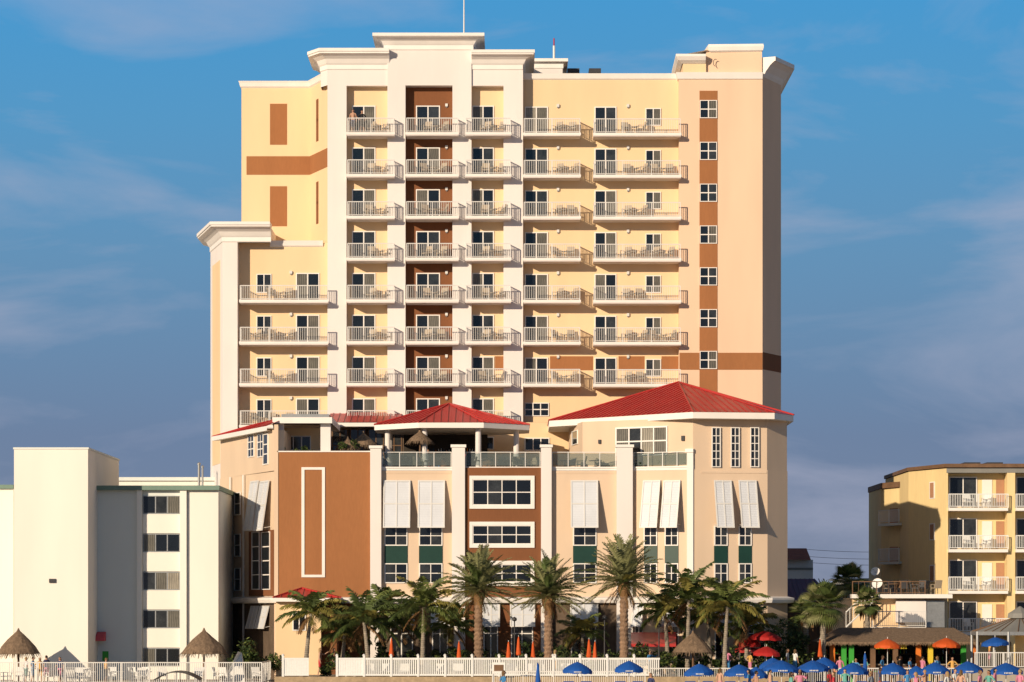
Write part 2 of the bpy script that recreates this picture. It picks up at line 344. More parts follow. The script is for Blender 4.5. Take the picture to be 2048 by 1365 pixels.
# ---------------------------------------------------------------- podium
pw=MB('podium_walls',hotel); pt=MB('podium_trim',hotel); sh=MB('bahama_shutters',hotel); rf=MB('red_metal_roofs',hotel)
YP=-16.0
Fp=flat(YP); F1=Fac(1265,-16,1388,-17.5); F2=Fac(1388,-17.5,1535,-16.5); F3=Fac(1535,-16.5,1575,-15.0); FL=Fac(440,-3,550,-16)
zpar=WZ(937,YP); zbr=WZ(905,YP); zter=zpar-.15
body=[W(440,-3),W(553,YP),W(1265,YP),W(1388,-17.5),W(1535,-16.5),W(1575,-15),(WX(1575,-15)+.6,-4),(WX(1575,-15),6),(WX(440,-3),4)]
pw.prism(body,0,zter,'podium_beige','paving')
par=[W(742,YP),W(1265,YP),W(1388,-17.5)]
pt.sweep(par,[(0,zter-.02),(0.0,zpar),(.06,zpar),(.06,zpar+.1),(-.3,zpar+.1),(-.3,zter)],'white_trim')
pw.box(WX(557,YP),WX(741,YP),YP-.25,YP+6,WZ(1195,YP),zbr,'brown_light')
pt.box(WX(555,YP),WX(742,YP),YP-.3,YP+6,zbr,zbr+.08,'white_trim')
Fbp=flat(YP-.25)
for (a,b,c,d) in ((603,609,935,1155),(644,650,935,1155),(609,644,935,940),(609,644,1150,1155)):
    pt.frect(Fbp,a,b,c,d,0,.06,'white_trim')
pt.box(WX(549,YP),WX(557,YP),YP-.3,YP+.3,0,WZ(850,YP),'podium_beige')
pw.box(WX(930,YP),WX(1083,YP),YP-.2,YP-.001,WZ(1195,YP),WZ(936,YP),'brown')
Fc=flat(YP-.2)
for (q0,q1,c) in ((952,1018,4),(1044,1096,4),(1122,1172,4)):
    pt.frect(Fc,939,1069,q0,q0+7,0,.1,'white_trim'); pt.frect(Fc,939,1069,q1-7,q1,0,.1,'white_trim')
    pt.frect(Fc,939,945,q0+7,q1-7,0,.1,'white_trim'); pt.frect(Fc,1063,1069,q0+7,q1-7,0,.1,'white_trim')
    window(fr,gl,Fc,945,1063,q0+7,q1-7,4,2,fw=.06,pr=.07,sash=.03,glass=('glass_dark','glass_dim','glass_dark','glass_dark'))
for (a,b,top) in ((741,763,897),(904,930,895),(1082,1103,895),(1233,1265,895)):
    pt.box(WX(a,YP),WX(b,YP),YP-.45,YP-.001,0,WZ(top,YP-.45),'white_stucco')
    pt.box(WX(a,YP)-.08,WX(b,YP)+.08,YP-.53,YP+.35,WZ(top,YP-.45),WZ(top,YP-.45)+.18,'white_trim')
    pt.box(WX(a,YP),WX(b,YP),YP,YP+.3,zter,WZ(top,YP-.45),'white_stucco')
pt.fbox(F1,F1.L-.45,F1.L-.02,0,.12,0,F1.z(1385,905),'white_stucco'); pt.fbox(F1,F1.L-.55,F1.L-.0,-.2,.2,F1.z(1385,905),F1.z(1385,898),'white_trim')
zc=WZ(1200,YP)
pt.sweep([W(440,-3),W(553,YP),W(1265,YP),W(1388,-17.5),W(1535,-16.5),W(1575,-15)],[(0,zc-.25),(.5,zc-.2),(.58,zc),(.58,zc+.12),(0,zc+.22)],'white_trim')
for F,a,b in ((Fp,1104,1232),(F2,1402,1533),(Fp,764,903)):
    pt.fbox(F,F.a(a),F.a(b),0,.03,F.z((a+b)/2,947),F.z((a+b)/2,943),'podium_beige')
def shutter(F,p0,p1,q0,q1,out=0.75):
    pc=(p0+p1)/2; a0,a1=F.a(p0),F.a(p1); z1=F.z(pc,q0)
    Yb=F.A[1]+F.u[1]*F.a(pc)-out; z0=WZ(q1,Yb)
    P=lambda a,t,e:(F.A[0]+F.u[0]*a+F.n[0]*(.06+out*t+e),F.A[1]+F.u[1]*a+F.n[1]*(.06+out*t+e),z1+(z0-z1)*t)
    def sl(a,b,t0,t1,e0,e1,m='white_shutter'):
        sh.add([P(a,t0,e0),P(b,t0,e0),P(b,t1,e0),P(a,t1,e0),P(a,t0,e1),P(b,t0,e1),P(b,t1,e1),P(a,t1,e1)],[(0,1,2,3),(4,5,6,7),(0,1,5,4),(1,2,6,5),(2,3,7,6),(3,0,4,7)],m)
    sl(a0,a1,0,1,0,.03)
    w=.09; mid=(a0+a1)/2
    for (x,y) in ((a0,a0+w),(a1-w,a1),(mid-w*.4,mid+w*.4)): sl(x,y,0,1,.032,.075,'white_metal')
    for t in (0,.48,.97): sl(a0+w,a1-w,t,t+.03,.033,.07,'white_metal')
    n=26
    for i in range(n): 
        t=.035+i*.93/n; sl(a0+w,a1-w,t,t+.012,.033,.055)
    for a in (a0+.05,a1-.08):
        b=P(a,.95,0); c=(F.A[0]+F.u[0]*a,F.A[1]+F.u[1]*a,b[2]+.1); sh.tube(c,b,.02,.02,'white_metal',4)
def wstack(F,p0,p1):
    window(fr,gl,F,p0,p1,1052,1092,2,2,fw=.07,pr=.08,glass=('glass_dark','glass_dim'),sash=.025)
    fr.frect(F,p0,p1,1092,1127,0,.05,'green_panel')
    window(fr,gl,F,p0,p1,1127,1167,2,2,fw=.07,pr=.08,glass=('glass_dim','glass_dark'),sash=.025)
for (F,s0,s1,w0,w1) in ((Fp,767,821,769,815),(Fp,836,890,838,885),(Fp,1141,1196,1146,1193),(F1,1287,1322,1288,1315),(F1,1328,1362,1330,1357),(F2,1427,1462,1428,1455),(F2,1476,1512,1477,1503)):
    shutter(F,s0,s1,961,1056,.8); wstack(F,w0,w1)
# left facet: brown bay, dark windows, pipes, base with motel shade put into its dark colour
pw.frect(FL,442,464,1040,1192,0,.02,'brown'); pw.frect(FL,498,548,1062,1192,0,.02,'brown')
for (a,b) in ((504,520),(523,541)):
    shutter(FL,a,b,962,1062,.5); window(fr,gl,FL,a+1,b,1064,1180,1,4,fw=.06,pr=.08,glass=('glass_dark',))
for q in (1068,1136): window(fr,gl,FL,445,457,q,q+44,1,2,fw=.1,pr=.1,glass=('glass_dark',))
for q in (985,1068,1136): window(fr,gl,FL,470,482,q,q+46,1,2,fw=.06,pr=.08,glass=('glass_dim',))
pw.fbox(FL,.05,FL.L-.1,0,.03,0,WZ(1207,YP),'mid_inside_shade')
for (a,b) in ((445,460),(505,520),(523,541)): shutter(FL,a,b,1212,1258,.4)
for px in (464,490): pt.tube((FL.A[0]+FL.u[0]*FL.a(px)+FL.n[0]*.12,FL.A[1]+FL.u[1]*FL.a(px)+FL.n[1]*.12,0),(FL.A[0]+FL.u[0]*FL.a(px)+FL.n[0]*.12,FL.A[1]+FL.u[1]*FL.a(px)+FL.n[1]*.12,zter),.07,.07,'white_metal',6)
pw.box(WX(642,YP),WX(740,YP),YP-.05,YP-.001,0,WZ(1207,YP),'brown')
pw.box(WX(764,YP),WX(903,YP),YP-.05,YP-.001,0,WZ(1207,YP),'mid_inside_shade')  # this and next ground-floor panels: palm shade put into their dark colour
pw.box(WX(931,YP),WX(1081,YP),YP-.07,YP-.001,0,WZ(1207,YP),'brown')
pw.box(WX(1104,YP),WX(1232,YP),YP-.05,YP-.001,0,WZ(1207,YP),'mid_inside_shade')
Fg=flat(YP-.07)
for (F,a,b) in ((Fg,778,830),(Fg,862,900),(Fg,965,1000),(Fg,1020,1070),(Fg,1140,1196),(F1,1268,1290),(F1,1330,1362),(F2,1427,1462),(F2,1476,1512)):
    window(fr,gl,F,a+2,b-4,1210,1325,2,2,glass=('glass_dark','glass_dim')); shutter(F,a,b,1206,1254,.7)
for (F,segs) in ((Fp,((764,903),(931,1081),(1104,1232))),(F1,((1266,1383),))):
    for (a,b) in segs:
        x0,x1=F.a(a),F.a(b); zt=F.z((a+b)/2,904); z0=zpar+.1
        pt.fbox(F,x0,x1,-.14,-.08,zt-.05,zt,'white_metal')
        n=max(2,round((x1-x0)/1.1))
        for i in range(n+1):
            xx=x0+(x1-x0-.05)*i/n; pt.fbox(F,xx,xx+.05,-.14,-.08,z0,zt-.05,'white_metal')
        pt.fbox(F,x0,x1,-.12,-.10,z0+.08,zt-.1,'rail_glass')
zp0=zter; zpw=F2.z(1400,836)
pav=[W(1140,-8),W(1165,-13),W(1386,-17.45),W(1534,-16.45),W(1574,-14.9),(WX(1574,-15),-3),(WX(1140,-8),-3)]
pw.prism(pav,zp0,zpw,'podium_beige')
Fv=Fac(1165,-13,1386,-17.45)
window(fr,gl,Fv,1232,1336,854,912,4,2,fw=.1,pr=.1,glass=('curtain','glass_dim','curtain_light','curtain'),sash=.045)
for a in (1423,1461,1500): window(fr,gl,F2,a,a+18,855,935,2,5,fw=.06,pr=.08,glass=('glass_dark','glass_dim'),sash=.025)
lt.frect(Fv,1364,1370,872,882,0,.12,'dark_metal')
lt.frect(Fv,1198,1203,880,888,0,.12,'dark_metal')
Fvl=Fac(1140,-8,1165,-13)
window(fr,gl,Fvl,1145,1156,862,890,1,1,fw=.05,glass=('glass_dim',))
def hip(eave,apex,zf,fh=.4,m='red_roof',seam=.45,fas='white_trim',soff=True):
    n=len(eave)
    A=Vector(apex)
    for i in range(n):
        a=Vector((*eave[i],zf)); b=Vector((*eave[(i+1)%n],zf)); rf.add([a,b,A],[(0,1,2)],m)
        L=(b-a).length; u=(b-a)/L; s0=(A-a).dot(u); foot=a+u*s0; up=(A-foot); H=up.length; up=up/H; nrm=u.cross(up); 
        if nrm.z<0: nrm=-nrm
        k=int(L/seam)
        if 0<s0<L:
            for j in range(1,k):
                s=L*j/k
                h=H*(s/s0) if s<s0 else H*(L-s)/(L-s0)
                p=a+u*s; q=p+up*h
                w=u*.02
                rf.add([p-w,p+w,q+w,q-w,p-w+nrm*.05,p+w+nrm*.05,q+w+nrm*.05,q-w+nrm*.05],[(4,5,6,7),(0,4,7,3),(1,2,6,5),(0,1,5,4)],m)
        rf.tube(a+Vector((0,0,.03)),A+Vector((0,0,.03)),.06,.06,m,5)
    c=[sum(p[0] for p in eave)/n,sum(p[1] for p in eave)/n]
    ins=[(c[0]+(x-c[0])*.995,c[1]+(y-c[1])*.995) for x,y in eave]
    vs=[(x,y,zf-.01) for x,y in ins]+[(x,y,zf-fh) for x,y in ins]
    rf.add(vs,[(i,(i+1)%n,(i+1)%n+n,i+n) for i in range(n)]+[tuple(range(n,2*n))],fas)
zev=WZ(824,-18.6)
hip([W(1097,-9),W(1386,-18.6),W(1550,-17.7),W(1588,-15),(WX(1588,-15),-2.2),(WX(1097,-9),-2.2)],(WX(1357,-8),-8,WZ(765,-8)),zev,.42)
gx,gy=WX(905,-8),-8.0; ge=[(gx+5.75*math.cos(math.radians(22.5+45*i)),gy+5.2*math.sin(math.radians(22.5+45*i))) for i in range(8)]
zg=WZ(845,-13)
hip(ge,(WX(898,-8),-8,WZ(808,-8)),zg,.36)
for i in range(8):
    t=math.radians(22.5+45*i); cx,cy=gx+4.75*math.cos(t),gy+4.3*math.sin(t)
    pt.lathe((cx,cy,zter),[(.28,0),(.28,.9),(.2,.95),(.19,3.0),(.3,3.1),(.3,zg-.36-zter)],'white_stucco',12)
bi=MB('rooftop_bar_counter',hotel)
bi.box(gx-2.6,gx+2.6,gy-.6,gy+1.6,zter,zter+1.1,'wood'); bi.box(gx-2.8,gx+2.8,gy-.8,gy+1.8,zter+1.1,zter+1.17,'dark_inside')
bi.box(gx-3.4,gx+2.4,gy+1.2,gy+1.6,zter+1.17,zter+2.9,'dark_inside')
for i in range(20): bi.tube((gx-1.7+i*.18,gy+1.1,zter+1.6),(gx-1.7+i*.18,gy+1.1,zter+1.6+U(.2,.35)),.04,.02,random.choice(['green_paint','orange_paint','glass_dim','white_plastic']),5)
bi.box(gx-1.8,gx+1.8,gy+1.0,gy+1.2,zter+1.55,zter+1.6,'wood')
for i in range(7):
    x=gx-2.4+i*.8; bi.tube((x,gy-1.2,zter),(x,gy-1.2,zter+.72),.04,.04,'dark_metal',5); bi.lathe((x,gy-1.2,zter+.72),[(0,.07),(.2,.05),(.2,0),(0,0)],'wood',8)
lo=MB('terrace_lounge',hotel)
Yb2=-2.6
lo.box(WX(656,Yb2),WX(1140,Yb2),Yb2,-.5,zter,WZ(845,Yb2),'mid_inside_shade')
Flo=flat(Yb2)
for a in range(664,880,36): window(fr,gl,Flo,a,a+32,858,925,2,2,glass=('glass_dark','glass_dim'),fm='wood')
lo.box(WX(940,Yb2),WX(1140,Yb2),Yb2-.05,Yb2-.001,zter,WZ(845,Yb2)-.01,'cream')
Flo2=flat(Yb2-.05)
window(fr,gl,Flo2,945,988,874,900,3,1,fw=.07); window(fr,gl,Flo2,1049,1099,876,902,3,1,fw=.07)
x0,x1=WX(655,-4.5),WX(800,-4.5); zz=WZ(845,-4.5)
lo.box(x0,x1,-4.6,-.5,zz-.3,zz,'white_trim')
rf.add([(x0,-4.7,zz),(x1,-4.7,zz),(x1,-.5,zz+.95),(x0,-.5,zz+.95)],[(0,1,2,3)],'red_roof')
for i in range(int((x1-x0)/.45)):
    xx=x0+.2+i*.45; rf.add([(xx,-4.7,zz+.05),(xx+.04,-4.7,zz+.05),(xx+.04,-.5,zz+1.0),(xx,-.5,zz+1.0),(xx,-4.7,zz),(xx+.04,-4.7,zz),(xx+.04,-.5,zz+.95),(xx,-.5,zz+.95)],[(0,1,2,3),(0,4,7,3),(1,5,6,2),(0,1,5,4)],'red_roof')
Yc=-14.0
zct=WZ(848,Yc)
lo.box(WX(566,-9),WX(640,-9),-9,-6,zter,zct,'cream'); F9=flat(-9)
window(fr,gl,F9,568,622,872,902,3,1,glass=('glass_dark','glass_dim'))
for (a,b) in ((641,661),(558,567)): lo.box(WX(a,Yc),WX(b,Yc),Yc,Yc+.6,zter,zct,'white_stucco')
lo.prism([(WX(540,-12),-9),W(545,-14.6),W(664,-14.6),(WX(664,-14.6),-5),(WX(540,-12),-5)],zct,WZ(836,Yc),'white_trim')
lo.prism([(WX(560,-12),-9),W(563,-14.2),W(658,-14.2),(WX(658,-14.6),-5),(WX(560,-12),-5)],WZ(836,Yc),WZ(829,Yc),'grey_metal')
zfe=FL.z(500,862)
pw.prism([W(441,-3),W(549,YP+.02),(WX(549,YP)+.6,YP+.5),(WX(549,YP)+.6,-3)],zter,zfe-.25,'podium_beige')
FU=Fac(441,-3,549,YP+.02)
for a in (497,516): window(fr,gl,FU,a,a+12,868,915,2,3,glass=('glass_dim','glass_dark'))
window(fr,gl,FU,527,537,868,930,1,3,glass=('glass_dim',))
Ae,Be=Vector((WX(440,-3)-.6,-3.0,zfe)),Vector((WX(545,-15.6)-.35,-15.9,zfe))
Ar,Br=Vector((WX(440,-3)+2.2,-3.0,zfe+.8)),Vector((WX(545,-15.6)+1.0,-13.5,zfe+.8))
rf.add([Ae,Be,Br,Ar],[(0,1,2,3)],'red_roof')
rf.add([Ae-Vector((0,0,.3)),Be-Vector((0,0,.3)),Be,Ae],[(0,1,2,3)],'white_trim'); rf.add([Ae-Vector((0,0,.3)),Be-Vector((0,0,.3)),Br-Vector((0,0,1)),Ar-Vector((0,0,1))],[(0,1,2,3)],'white_trim')
for i in range(26):
    p=Ae.lerp(Be,i/26); q=Ar.lerp(Br,i/26); rf.tube(p+Vector((0,0,.03)),q+Vector((0,0,.03)),.03,.03,'red_roof',4)
tf=MB('terrace_patio_furniture')
for i in range(26):
    px=U(770,1375); Y=U(-15.2,-13.6)
    if 1150<px: Y=-15.3
    chair(tf,WX(px,Y),Y,zter,U(0,6),m=random.choice(['dark_metal','chair_mesh','dark_metal']))
for px in (800,860,960,1030,1130,1190): table(tf,WX(px,-14.3),-14.3,zter,.4,.75,'dark_metal')
kk=MB('pool_house_walls',hotel)
kk.box(WX(552,-20),WX(642,-20),-20,-16.5,.0,WZ(1200,-20),'cream'); 
kk.box(WX(642,-20),WX(672,-20),-19.2,-16.5,.0,WZ(1206,-20),'brown')
window(fr,gl,flat(-20),585,612,1225,1262,2,1,glass=('glass_dark',))
hip([(WX(546,-20.6),-20.6),(WX(676,-20.6),-20.6),(WX(676,-20.6),-16.2),(WX(546,-20.6),-16.2)],(WX(604,-18.4),-18.4,WZ(1177,-18.4)),WZ(1196,-20.6),.25)
for (a,b,q) in ((1262,1352,1288),(1470,1520,1300)):
    rf.add([(WX(a,-21),-21,WZ(q,-21)),(WX(b,-21),-21,WZ(q,-21)),(WX(b,-17.5),-17.8,WZ(q-22,-21)),(WX(a,-17.5),-17.8,WZ(q-22,-21)),(WX(a,-21),-21,WZ(q+6,-21)),(WX(b,-21),-21,WZ(q+6,-21))],[(0,1,2,3),(0,1,5,4)],'red_roof')
for mb in (wl,fr,gl,bal,rl,fu,tr,lt,pw,pt,sh,rf,bi,lo,tf,kk): mb.build()
# ================================================================ LEFT NEIGHBOUR
nb=empty('white_motel_building'); a=MB('motel_walls',nb); g=MB('motel_windows',nb)
Yn=-17.0; Ysl=-21.6
a.box(WX(28,Ysl),WX(176,Ysl),Ysl,-6,0,WZ(899,Ysl),'nb_cream'); a.box(WX(28,Ysl)-.05,WX(176,Ysl)+.05,Ysl-.05,-5.95,WZ(899,Ysl),WZ(899,Ysl)+.12,'nb_white')
a.box(WX(-160,-18),WX(27,-18),-18,-4,0,WZ(978,-18),'nb_cream'); a.box(WX(-165,-18),WX(27,-18),-18.2,-4,WZ(978,-18),WZ(970,-18),'nb_green')
a.box(WX(177,Yn),WX(437,Yn),Yn,-2,0,WZ(981,Yn),'nb_white'); a.box(WX(177,Yn),WX(440,Yn),Yn-.5,-2,WZ(981,Yn),WZ(972,Yn),'nb_green')
for (p,q) in ((275,285),(361,374)): a.box(WX(p,Yn),WX(q,Yn),Yn-.35,Yn-.001,0,WZ(981,Yn),'nb_cream')
a.box(WX(375,Yn),WX(437,Yn),Yn-.1,Yn-.001,0,WZ(981,Yn),'nb_cream')
Fn=flat(Yn)
for k in range(5):
    q=992+76.2*k
    window(g,g,Fn,286,360,q,q+36,3,1,fw=.05,pr=.05,glass=[('glass_dark','glass_dim','curtain'),('curtain','glass_dark','glass_dark'),('glass_dim','curtain','curtain_light')][k%3],fm='grey_metal')
    a.frect(Fn,285.5,360.5,q+37,q+75,0,.1,'nb_cream')
g.pbox(98,111,1158,1166,Ysl-.1,Ysl-.001,'dark_metal')
a.box(WX(176,2),WX(440,2),3,14,0,WZ(962,3),'nb_cream'); a.box(WX(176,2),WX(440,2),2.8,14,WZ(962,3),WZ(955,3),'nb_white')
for px,w,q in ((398,5,930),(405,4,936),(222,4,962)):
    a.tube((WX(px,0),0,WZ(985,0)),(WX(px,0),0,WZ(q,0)),w/56,w/56,'grey_metal',8); a.lathe((WX(px,0),0,WZ(q,0)),[(w/40,0),(w/40,.1),(0,.2)],'grey_metal',8)
a.box(WX(210,Yn),WX(235,Yn),-8,-7,WZ(972,Yn),WZ(966,Yn),'dark_metal')
x0,x1=WX(180,Yn),WX(212,Yn)
vs=[]
for i in range(7):
    t=math.pi/2*i/6; vs+=[(x0,Yn-1.1*math.sin(t),WZ(1264,Yn)-.6+.6*math.cos(t)),(x1,Yn-1.1*math.sin(t),WZ(1264,Yn)-.6+.6*math.cos(t))]
a.add(vs,[(2*i,2*i+1,2*i+3,2*i+2) for i in range(6)],'pink_canvas')
a.add([(x0,Yn,WZ(1264,Yn)-.6)]+[vs[2*i] for i in range(7)],[tuple(range(8))],'pink_canvas'); a.add([(x1,Yn,WZ(1264,Yn)-.6)]+[vs[2*i+1] for i in range(7)],[tuple(range(8))],'pink_canvas')
a.frect(Fn,205,217,1303,1322,0,.04,'green_paint')
a.build(); g.build()
# ================================================================ RIGHT NEIGHBOUR
nr=empty('yellow_motel_building'); a=MB('motel_walls',nr); g=MB('motel_windows',nr); r=MB('motel_railings',nr)
FLs=Fac(1817,6,1893,0)
ztop=WZ(936,0)
a.prism([W(1817,6),W(1893,0),W(1896,0),(WX(1896,0),20),(WX(1817,6),20)],0,ztop,'nb_yellow')
a.box(WX(1896,0),WX(2300,0),1.2,20,0,ztop,'nb_yellow')
for (p,q) in ((2014,2030),(2140,2156),(2270,2290)): a.box(WX(p,0),WX(q,0),-.05,1.2,0,ztop,'nb_yellow')
a.box(WX(1893,0),WX(2300,0),-.08,1.2,WZ(946,0),ztop+.02,'grey_roof')
a.prism([(WX(1814,6),5.9),(WX(1893,0)-.1,-.3),(WX(2300,0),-.3),(WX(2300,0),20),(WX(1814,6),20)],ztop+.02,ztop+.28,'wood')
for k in range(4):
    qb=1022+83*k
    z=WZ(qb,-.5)
    for (p,q) in ((1896,2014),(2030,2140),(2156,2270)):
        x0,x1=WX(p,0),WX(q,0)
        a.box(x0,x1,-.5,1.2,z,z+.22,'white_trim'); rail_run(r,(x0,-.45),(x1,-.45),z+.22,1.0,.12,.035,'white_plastic')
        Fx=flat(1.2)
        window(g,g,Fx,p+2,p+58,qb-68,qb-8,2,1,glass=('glass_dark','glass_dim'),fm='white_trim')
        a.frect(Fx,p+68,p+88,qb-62,qb-8,0,.05,'white_trim'); a.frect(Fx,p+96,p+112,qb-62,qb-8,0,.05,'nb_door')
        chair(r,WX(p+40,.5),.2,z+.22,.3,'white_plastic'); chair(r,WX(p+75,.5),.3,z+.22,-.5,'white_plastic')
    g.frect(FLs,1860,1870,qb-58,qb-24,0,.05,'white_trim'); g.frect(FLs,1861.5,1868.5,qb-56,qb-26,.05,.07,'nb_door')
a.prism([W(1762,14),W(1817,10),(WX(1817,10),22),(WX(1762,14),22)],0,WZ(978,14),'nb_yellow')
a.prism([(WX(1760,14),13.5),(WX(1819,10),9.5),(WX(1819,10),22),(WX(1760,14),22)],WZ(978,14),WZ(967,14),'wood')
FF=Fac(1762,14,1817,10)
for k in range(3):
    qb=1047+77*k
    a.frect(FF,1775,1816,qb,qb+5,0,.8,'nb_white'); g.frect(FF,1780,1796,qb-30,qb,0,.03,'nb_door'); g.frect(FF,1799,1811,qb-30,qb,0,.03,'glass_dark')
    x=FF; A0=x.a(1775);A1=x.a(1816)
    pA=(x.A[0]+x.u[0]*A0+x.n[0]*.75,x.A[1]+x.u[1]*A0+x.n[1]*.75); pB=(x.A[0]+x.u[0]*A1+x.n[0]*.75,x.A[1]+x.u[1]*A1+x.n[1]*.75)
    rail_run(r,pA,pB,WZ(qb,12),1.0,.13)
for px in (1945,1990): a.pbox(px-16,px+16,925,932,6,8,'dark_metal')
a.build(); g.build(); r.build()
lr=empty('beach_restaurant_building'); a=MB('restaurant_walls',lr); r=MB('roof_deck_railing',lr); fn=MB('roof_deck_fittings',lr)
Yr=-8.0
a.box(WX(1665,Yr),WX(1895,Yr),Yr,0,0,WZ(1197,Yr),'cream'); a.box(WX(1700,Yr),WX(1900,Yr),Yr-1.2,0.2,WZ(1197,Yr),WZ(1189,Yr),'white_trim')
a.box(WX(1790,Yr),WX(1850,Yr),Yr-.6,Yr-.001,WZ(1245,Yr),WZ(1202,Yr),'white_stucco'); a.box(WX(1851,Yr),WX(1887,Yr),Yr-.5,Yr-.001,WZ(1255,Yr),WZ(1202,Yr),'grey_metal')
a.box(WX(1745,-12),WX(1852,-12),-12,Yr-.7,WZ(1262,-12),WZ(1255,-12),'white_trim')
rail_run(r,(WX(1745,-12),-11.9),(WX(1852,-12),-11.9),WZ(1255,-12),1.1,.13)
fn.tube((WX(1692,-10),-10,WZ(1255,-10)),(WX(1745,-10),-10,WZ(1205,-10)),.06,.06,'white_metal'); fn.tube((WX(1692,-10),-10,WZ(1225,-10)),(WX(1745,-10),-10,WZ(1175,-10)),.05,.05,'white_metal')
for i in range(8):
    t=i/7; x=WX(1692+53*t,-10); z=WZ(1255-50*t,-10); fn.tube((x,-10,z),(x,-10,z+1.05),.03,.03,'white_metal',4)
zd=WZ(1189,Yr)
for i in range(9): chair(fn,WX(1765+i*13,-6),U(-7,-3),zd,U(0,6),m=random.choice(['wood','chair_mesh','dark_metal']))
for px in (1790,1830): table(fn,WX(px,-5),-5,zd,.45,.75,'wood')
rail_run(fn,(WX(1705,-8.6),-8.6),(WX(1850,-8.6),-8.6),zd,.9,.4,m='wood')
def dish(px,py,Y,rad):
    c=Vector((WX(px,Y),Y,WZ(py,Y))); d=Vector((-.35,-.85,.4)).normalized(); u=d.orthogonal().normalized(); v=d.cross(u)
    rings=[(0,0),(.5,.06),(.85,.18),(1,.26)]; vs=[];seg=14
    for (q,h) in rings:
        for i in range(seg):
            t=2*math.pi*i/seg; vs.append(c+(u*math.cos(t)+v*math.sin(t))*rad*q+d*h*rad)
    fn.add(vs,[(j*seg+i,j*seg+(i+1)%seg,(j+1)*seg+(i+1)%seg,(j+1)*seg+i) for j in range(3) for i in range(seg)],'white_plastic')
    fn.tube(c,Vector((c.x,c.y+.2,zd)),.05,.06,'grey_metal'); fn.tube(c-v*rad,c+d*rad*.9,.02,.02,'grey_metal',4)
dish(1751,1144,-5,.32); dish(1755,1168,-7,.38)
a.build(); r.build(); fn.build()
bb=empty('purple_roof_building'); a=MB('walls_and_roof',bb)
a.box(WX(1540,12),WX(1668,12),12,24,0,WZ(1200,12),'mid_inside_shade')
x0,x1=WX(1540,11),WX(1672,11)
a.add([(x0,11,WZ(1203,11)),(x1,11,WZ(1203,11)),(x1-1,17,WZ(1158,17)),(x0,17,WZ(1158,17)),(x1,24,WZ(1203,11))],[(0,1,2,3),(1,4,2)],'purple_roof')
for i in range(14):
    x=x0+i*(x1-x0)/14; a.tube((x,11,WZ(1203,11)),(x,17,WZ(1158,17)),.04,.04,'purple_roof',4)
a.build()
bb=empty('tile_roof_house'); a=MB('walls_and_roof',bb)
a.box(WX(1560,45),WX(1626,45),45,60,0,WZ(1120,45),'white_stucco'); a.box(WX(1560,45),WX(1626,45),44.9,45,WZ(1140,45),WZ(1136,45),'grey_roof')
a.add([(WX(1558,44),44,WZ(1120,44)),(WX(1622,44),44,WZ(1120,44)),(WX(1613,50),50,WZ(1097,50)),(WX(1550,50),50,WZ(1097,50)),(WX(1622,44),56,WZ(1120,44))],[(0,1,2,3),(1,4,2)],'tile_roof')
a.build()
bb=empty('distant_buildings'); a=MB('blocks',bb)
for (p,q,t,Y,m) in ((1600,1700,1172,70,'nb_white'),(1690,1790,1160,90,'grey_roof'),(-100,60,1160,80,'nb_white'),(1630,1665,1186,40,'cream')):
    a.box(WX(p,Y),WX(q,Y),Y,Y+12,0,WZ(t,Y),m); a.box(WX(p,Y)-.3,WX(q,Y)+.3,Y-.3,Y+12.3,WZ(t,Y),WZ(t-3,Y),'grey_roof')
a.build()
pl=empty('utility_power_line'); a=MB('poles_and_wires',pl)
for (px,Y) in ((1560,60),(1900,60),(1300,60)):
    a.tube((WX(px,Y),Y,0),(WX(px,Y),Y,WZ(1092,Y)),.15,.1,'wood',8); a.box(WX(px,Y)-1,WX(px,Y)+1,Y-.08,Y+.08,WZ(1100,Y),WZ(1097,Y),'wood')
for (z0) in (1098,1112,1124):
    prev=None
    for i in range(31):
        t=i/30; px=1300+600*t; s=(t*2)%1; z=WZ(z0,60)-1.0*4*s*(1-s)*.3
        p=(WX(px,60),60,z)
        if prev: a.tube(prev,p,.02,.02,'dark_metal',3)
        prev=p
a.build()
# ================================================================ GROUND
m=MB('ground'); m.add([(-1500,-600,0),(1500,-600,0),(1500,2500,0),(-1500,2500,0)],[(0,1,2,3)],'sand'); m.build()
m=MB('pool_deck'); x0,x1=WX(556,-29),WX(1600,-29); m.box(x0,x1,-29,-16.0,0.01,.62,'paving'); 
m.box(x0-.2,x1+.2,-29.25,-29.0,0.0,.70,'stone_wall'); m.build()
m=MB('motel_deck'); m.box(WX(-200,-30),WX(530,-30),-30,-12,0.01,.25,'paving'); m.build()
m=MB('sidewalk'); m.box(WX(1600,-29)+.25,60,-29,5,0.01,.12,'paving'); m.build()
f=MB('white_railing_fence'); rail_run(f,(WX(-150,-29),-29),(WX(523,-29),-29),.25,1.35,.13,.035); rail_run(f,(WX(523,-29),-29),(WX(523,-29),-22),.25,1.35,.13,.035); f.build()
f=MB('white_panel_fence'); 
px=566
while px<1290:
    if not (600<px<650):
        x0=WX(px,-27.5); x1=WX(px+54,-27.5); f.box(x0-.07,x0+.07,-27.57,-27.43,.62,1.98,'white_plastic'); f.lathe((x0,-27.5,1.98),[(.1,0),(.1,.04),(0,.12)],'white_plastic',6)
        f.box(x0+.07,x1-.07,-27.54,-27.46,.72,.82,'white_plastic'); f.box(x0+.07,x1-.07,-27.54,-27.46,1.72,1.84,'white_plastic')
        n=12 if px>690 else 10
        for i in range(n):
            xa=x0+.07+(x1-x0-.14)*i/n; xb=x0+.07+(x1-x0-.14)*(i+(.62 if px>690 else .97))/n; f.box(xa,xb,-27.52,-27.48,.82,1.72,'white_plastic')
    px+=54
f.build()
f=MB('white_railing_fence'); rail_run(f,(WX(985,-34),-34),(WX(1290,-34),-34),.0,1.15,.13,.03); f.build()
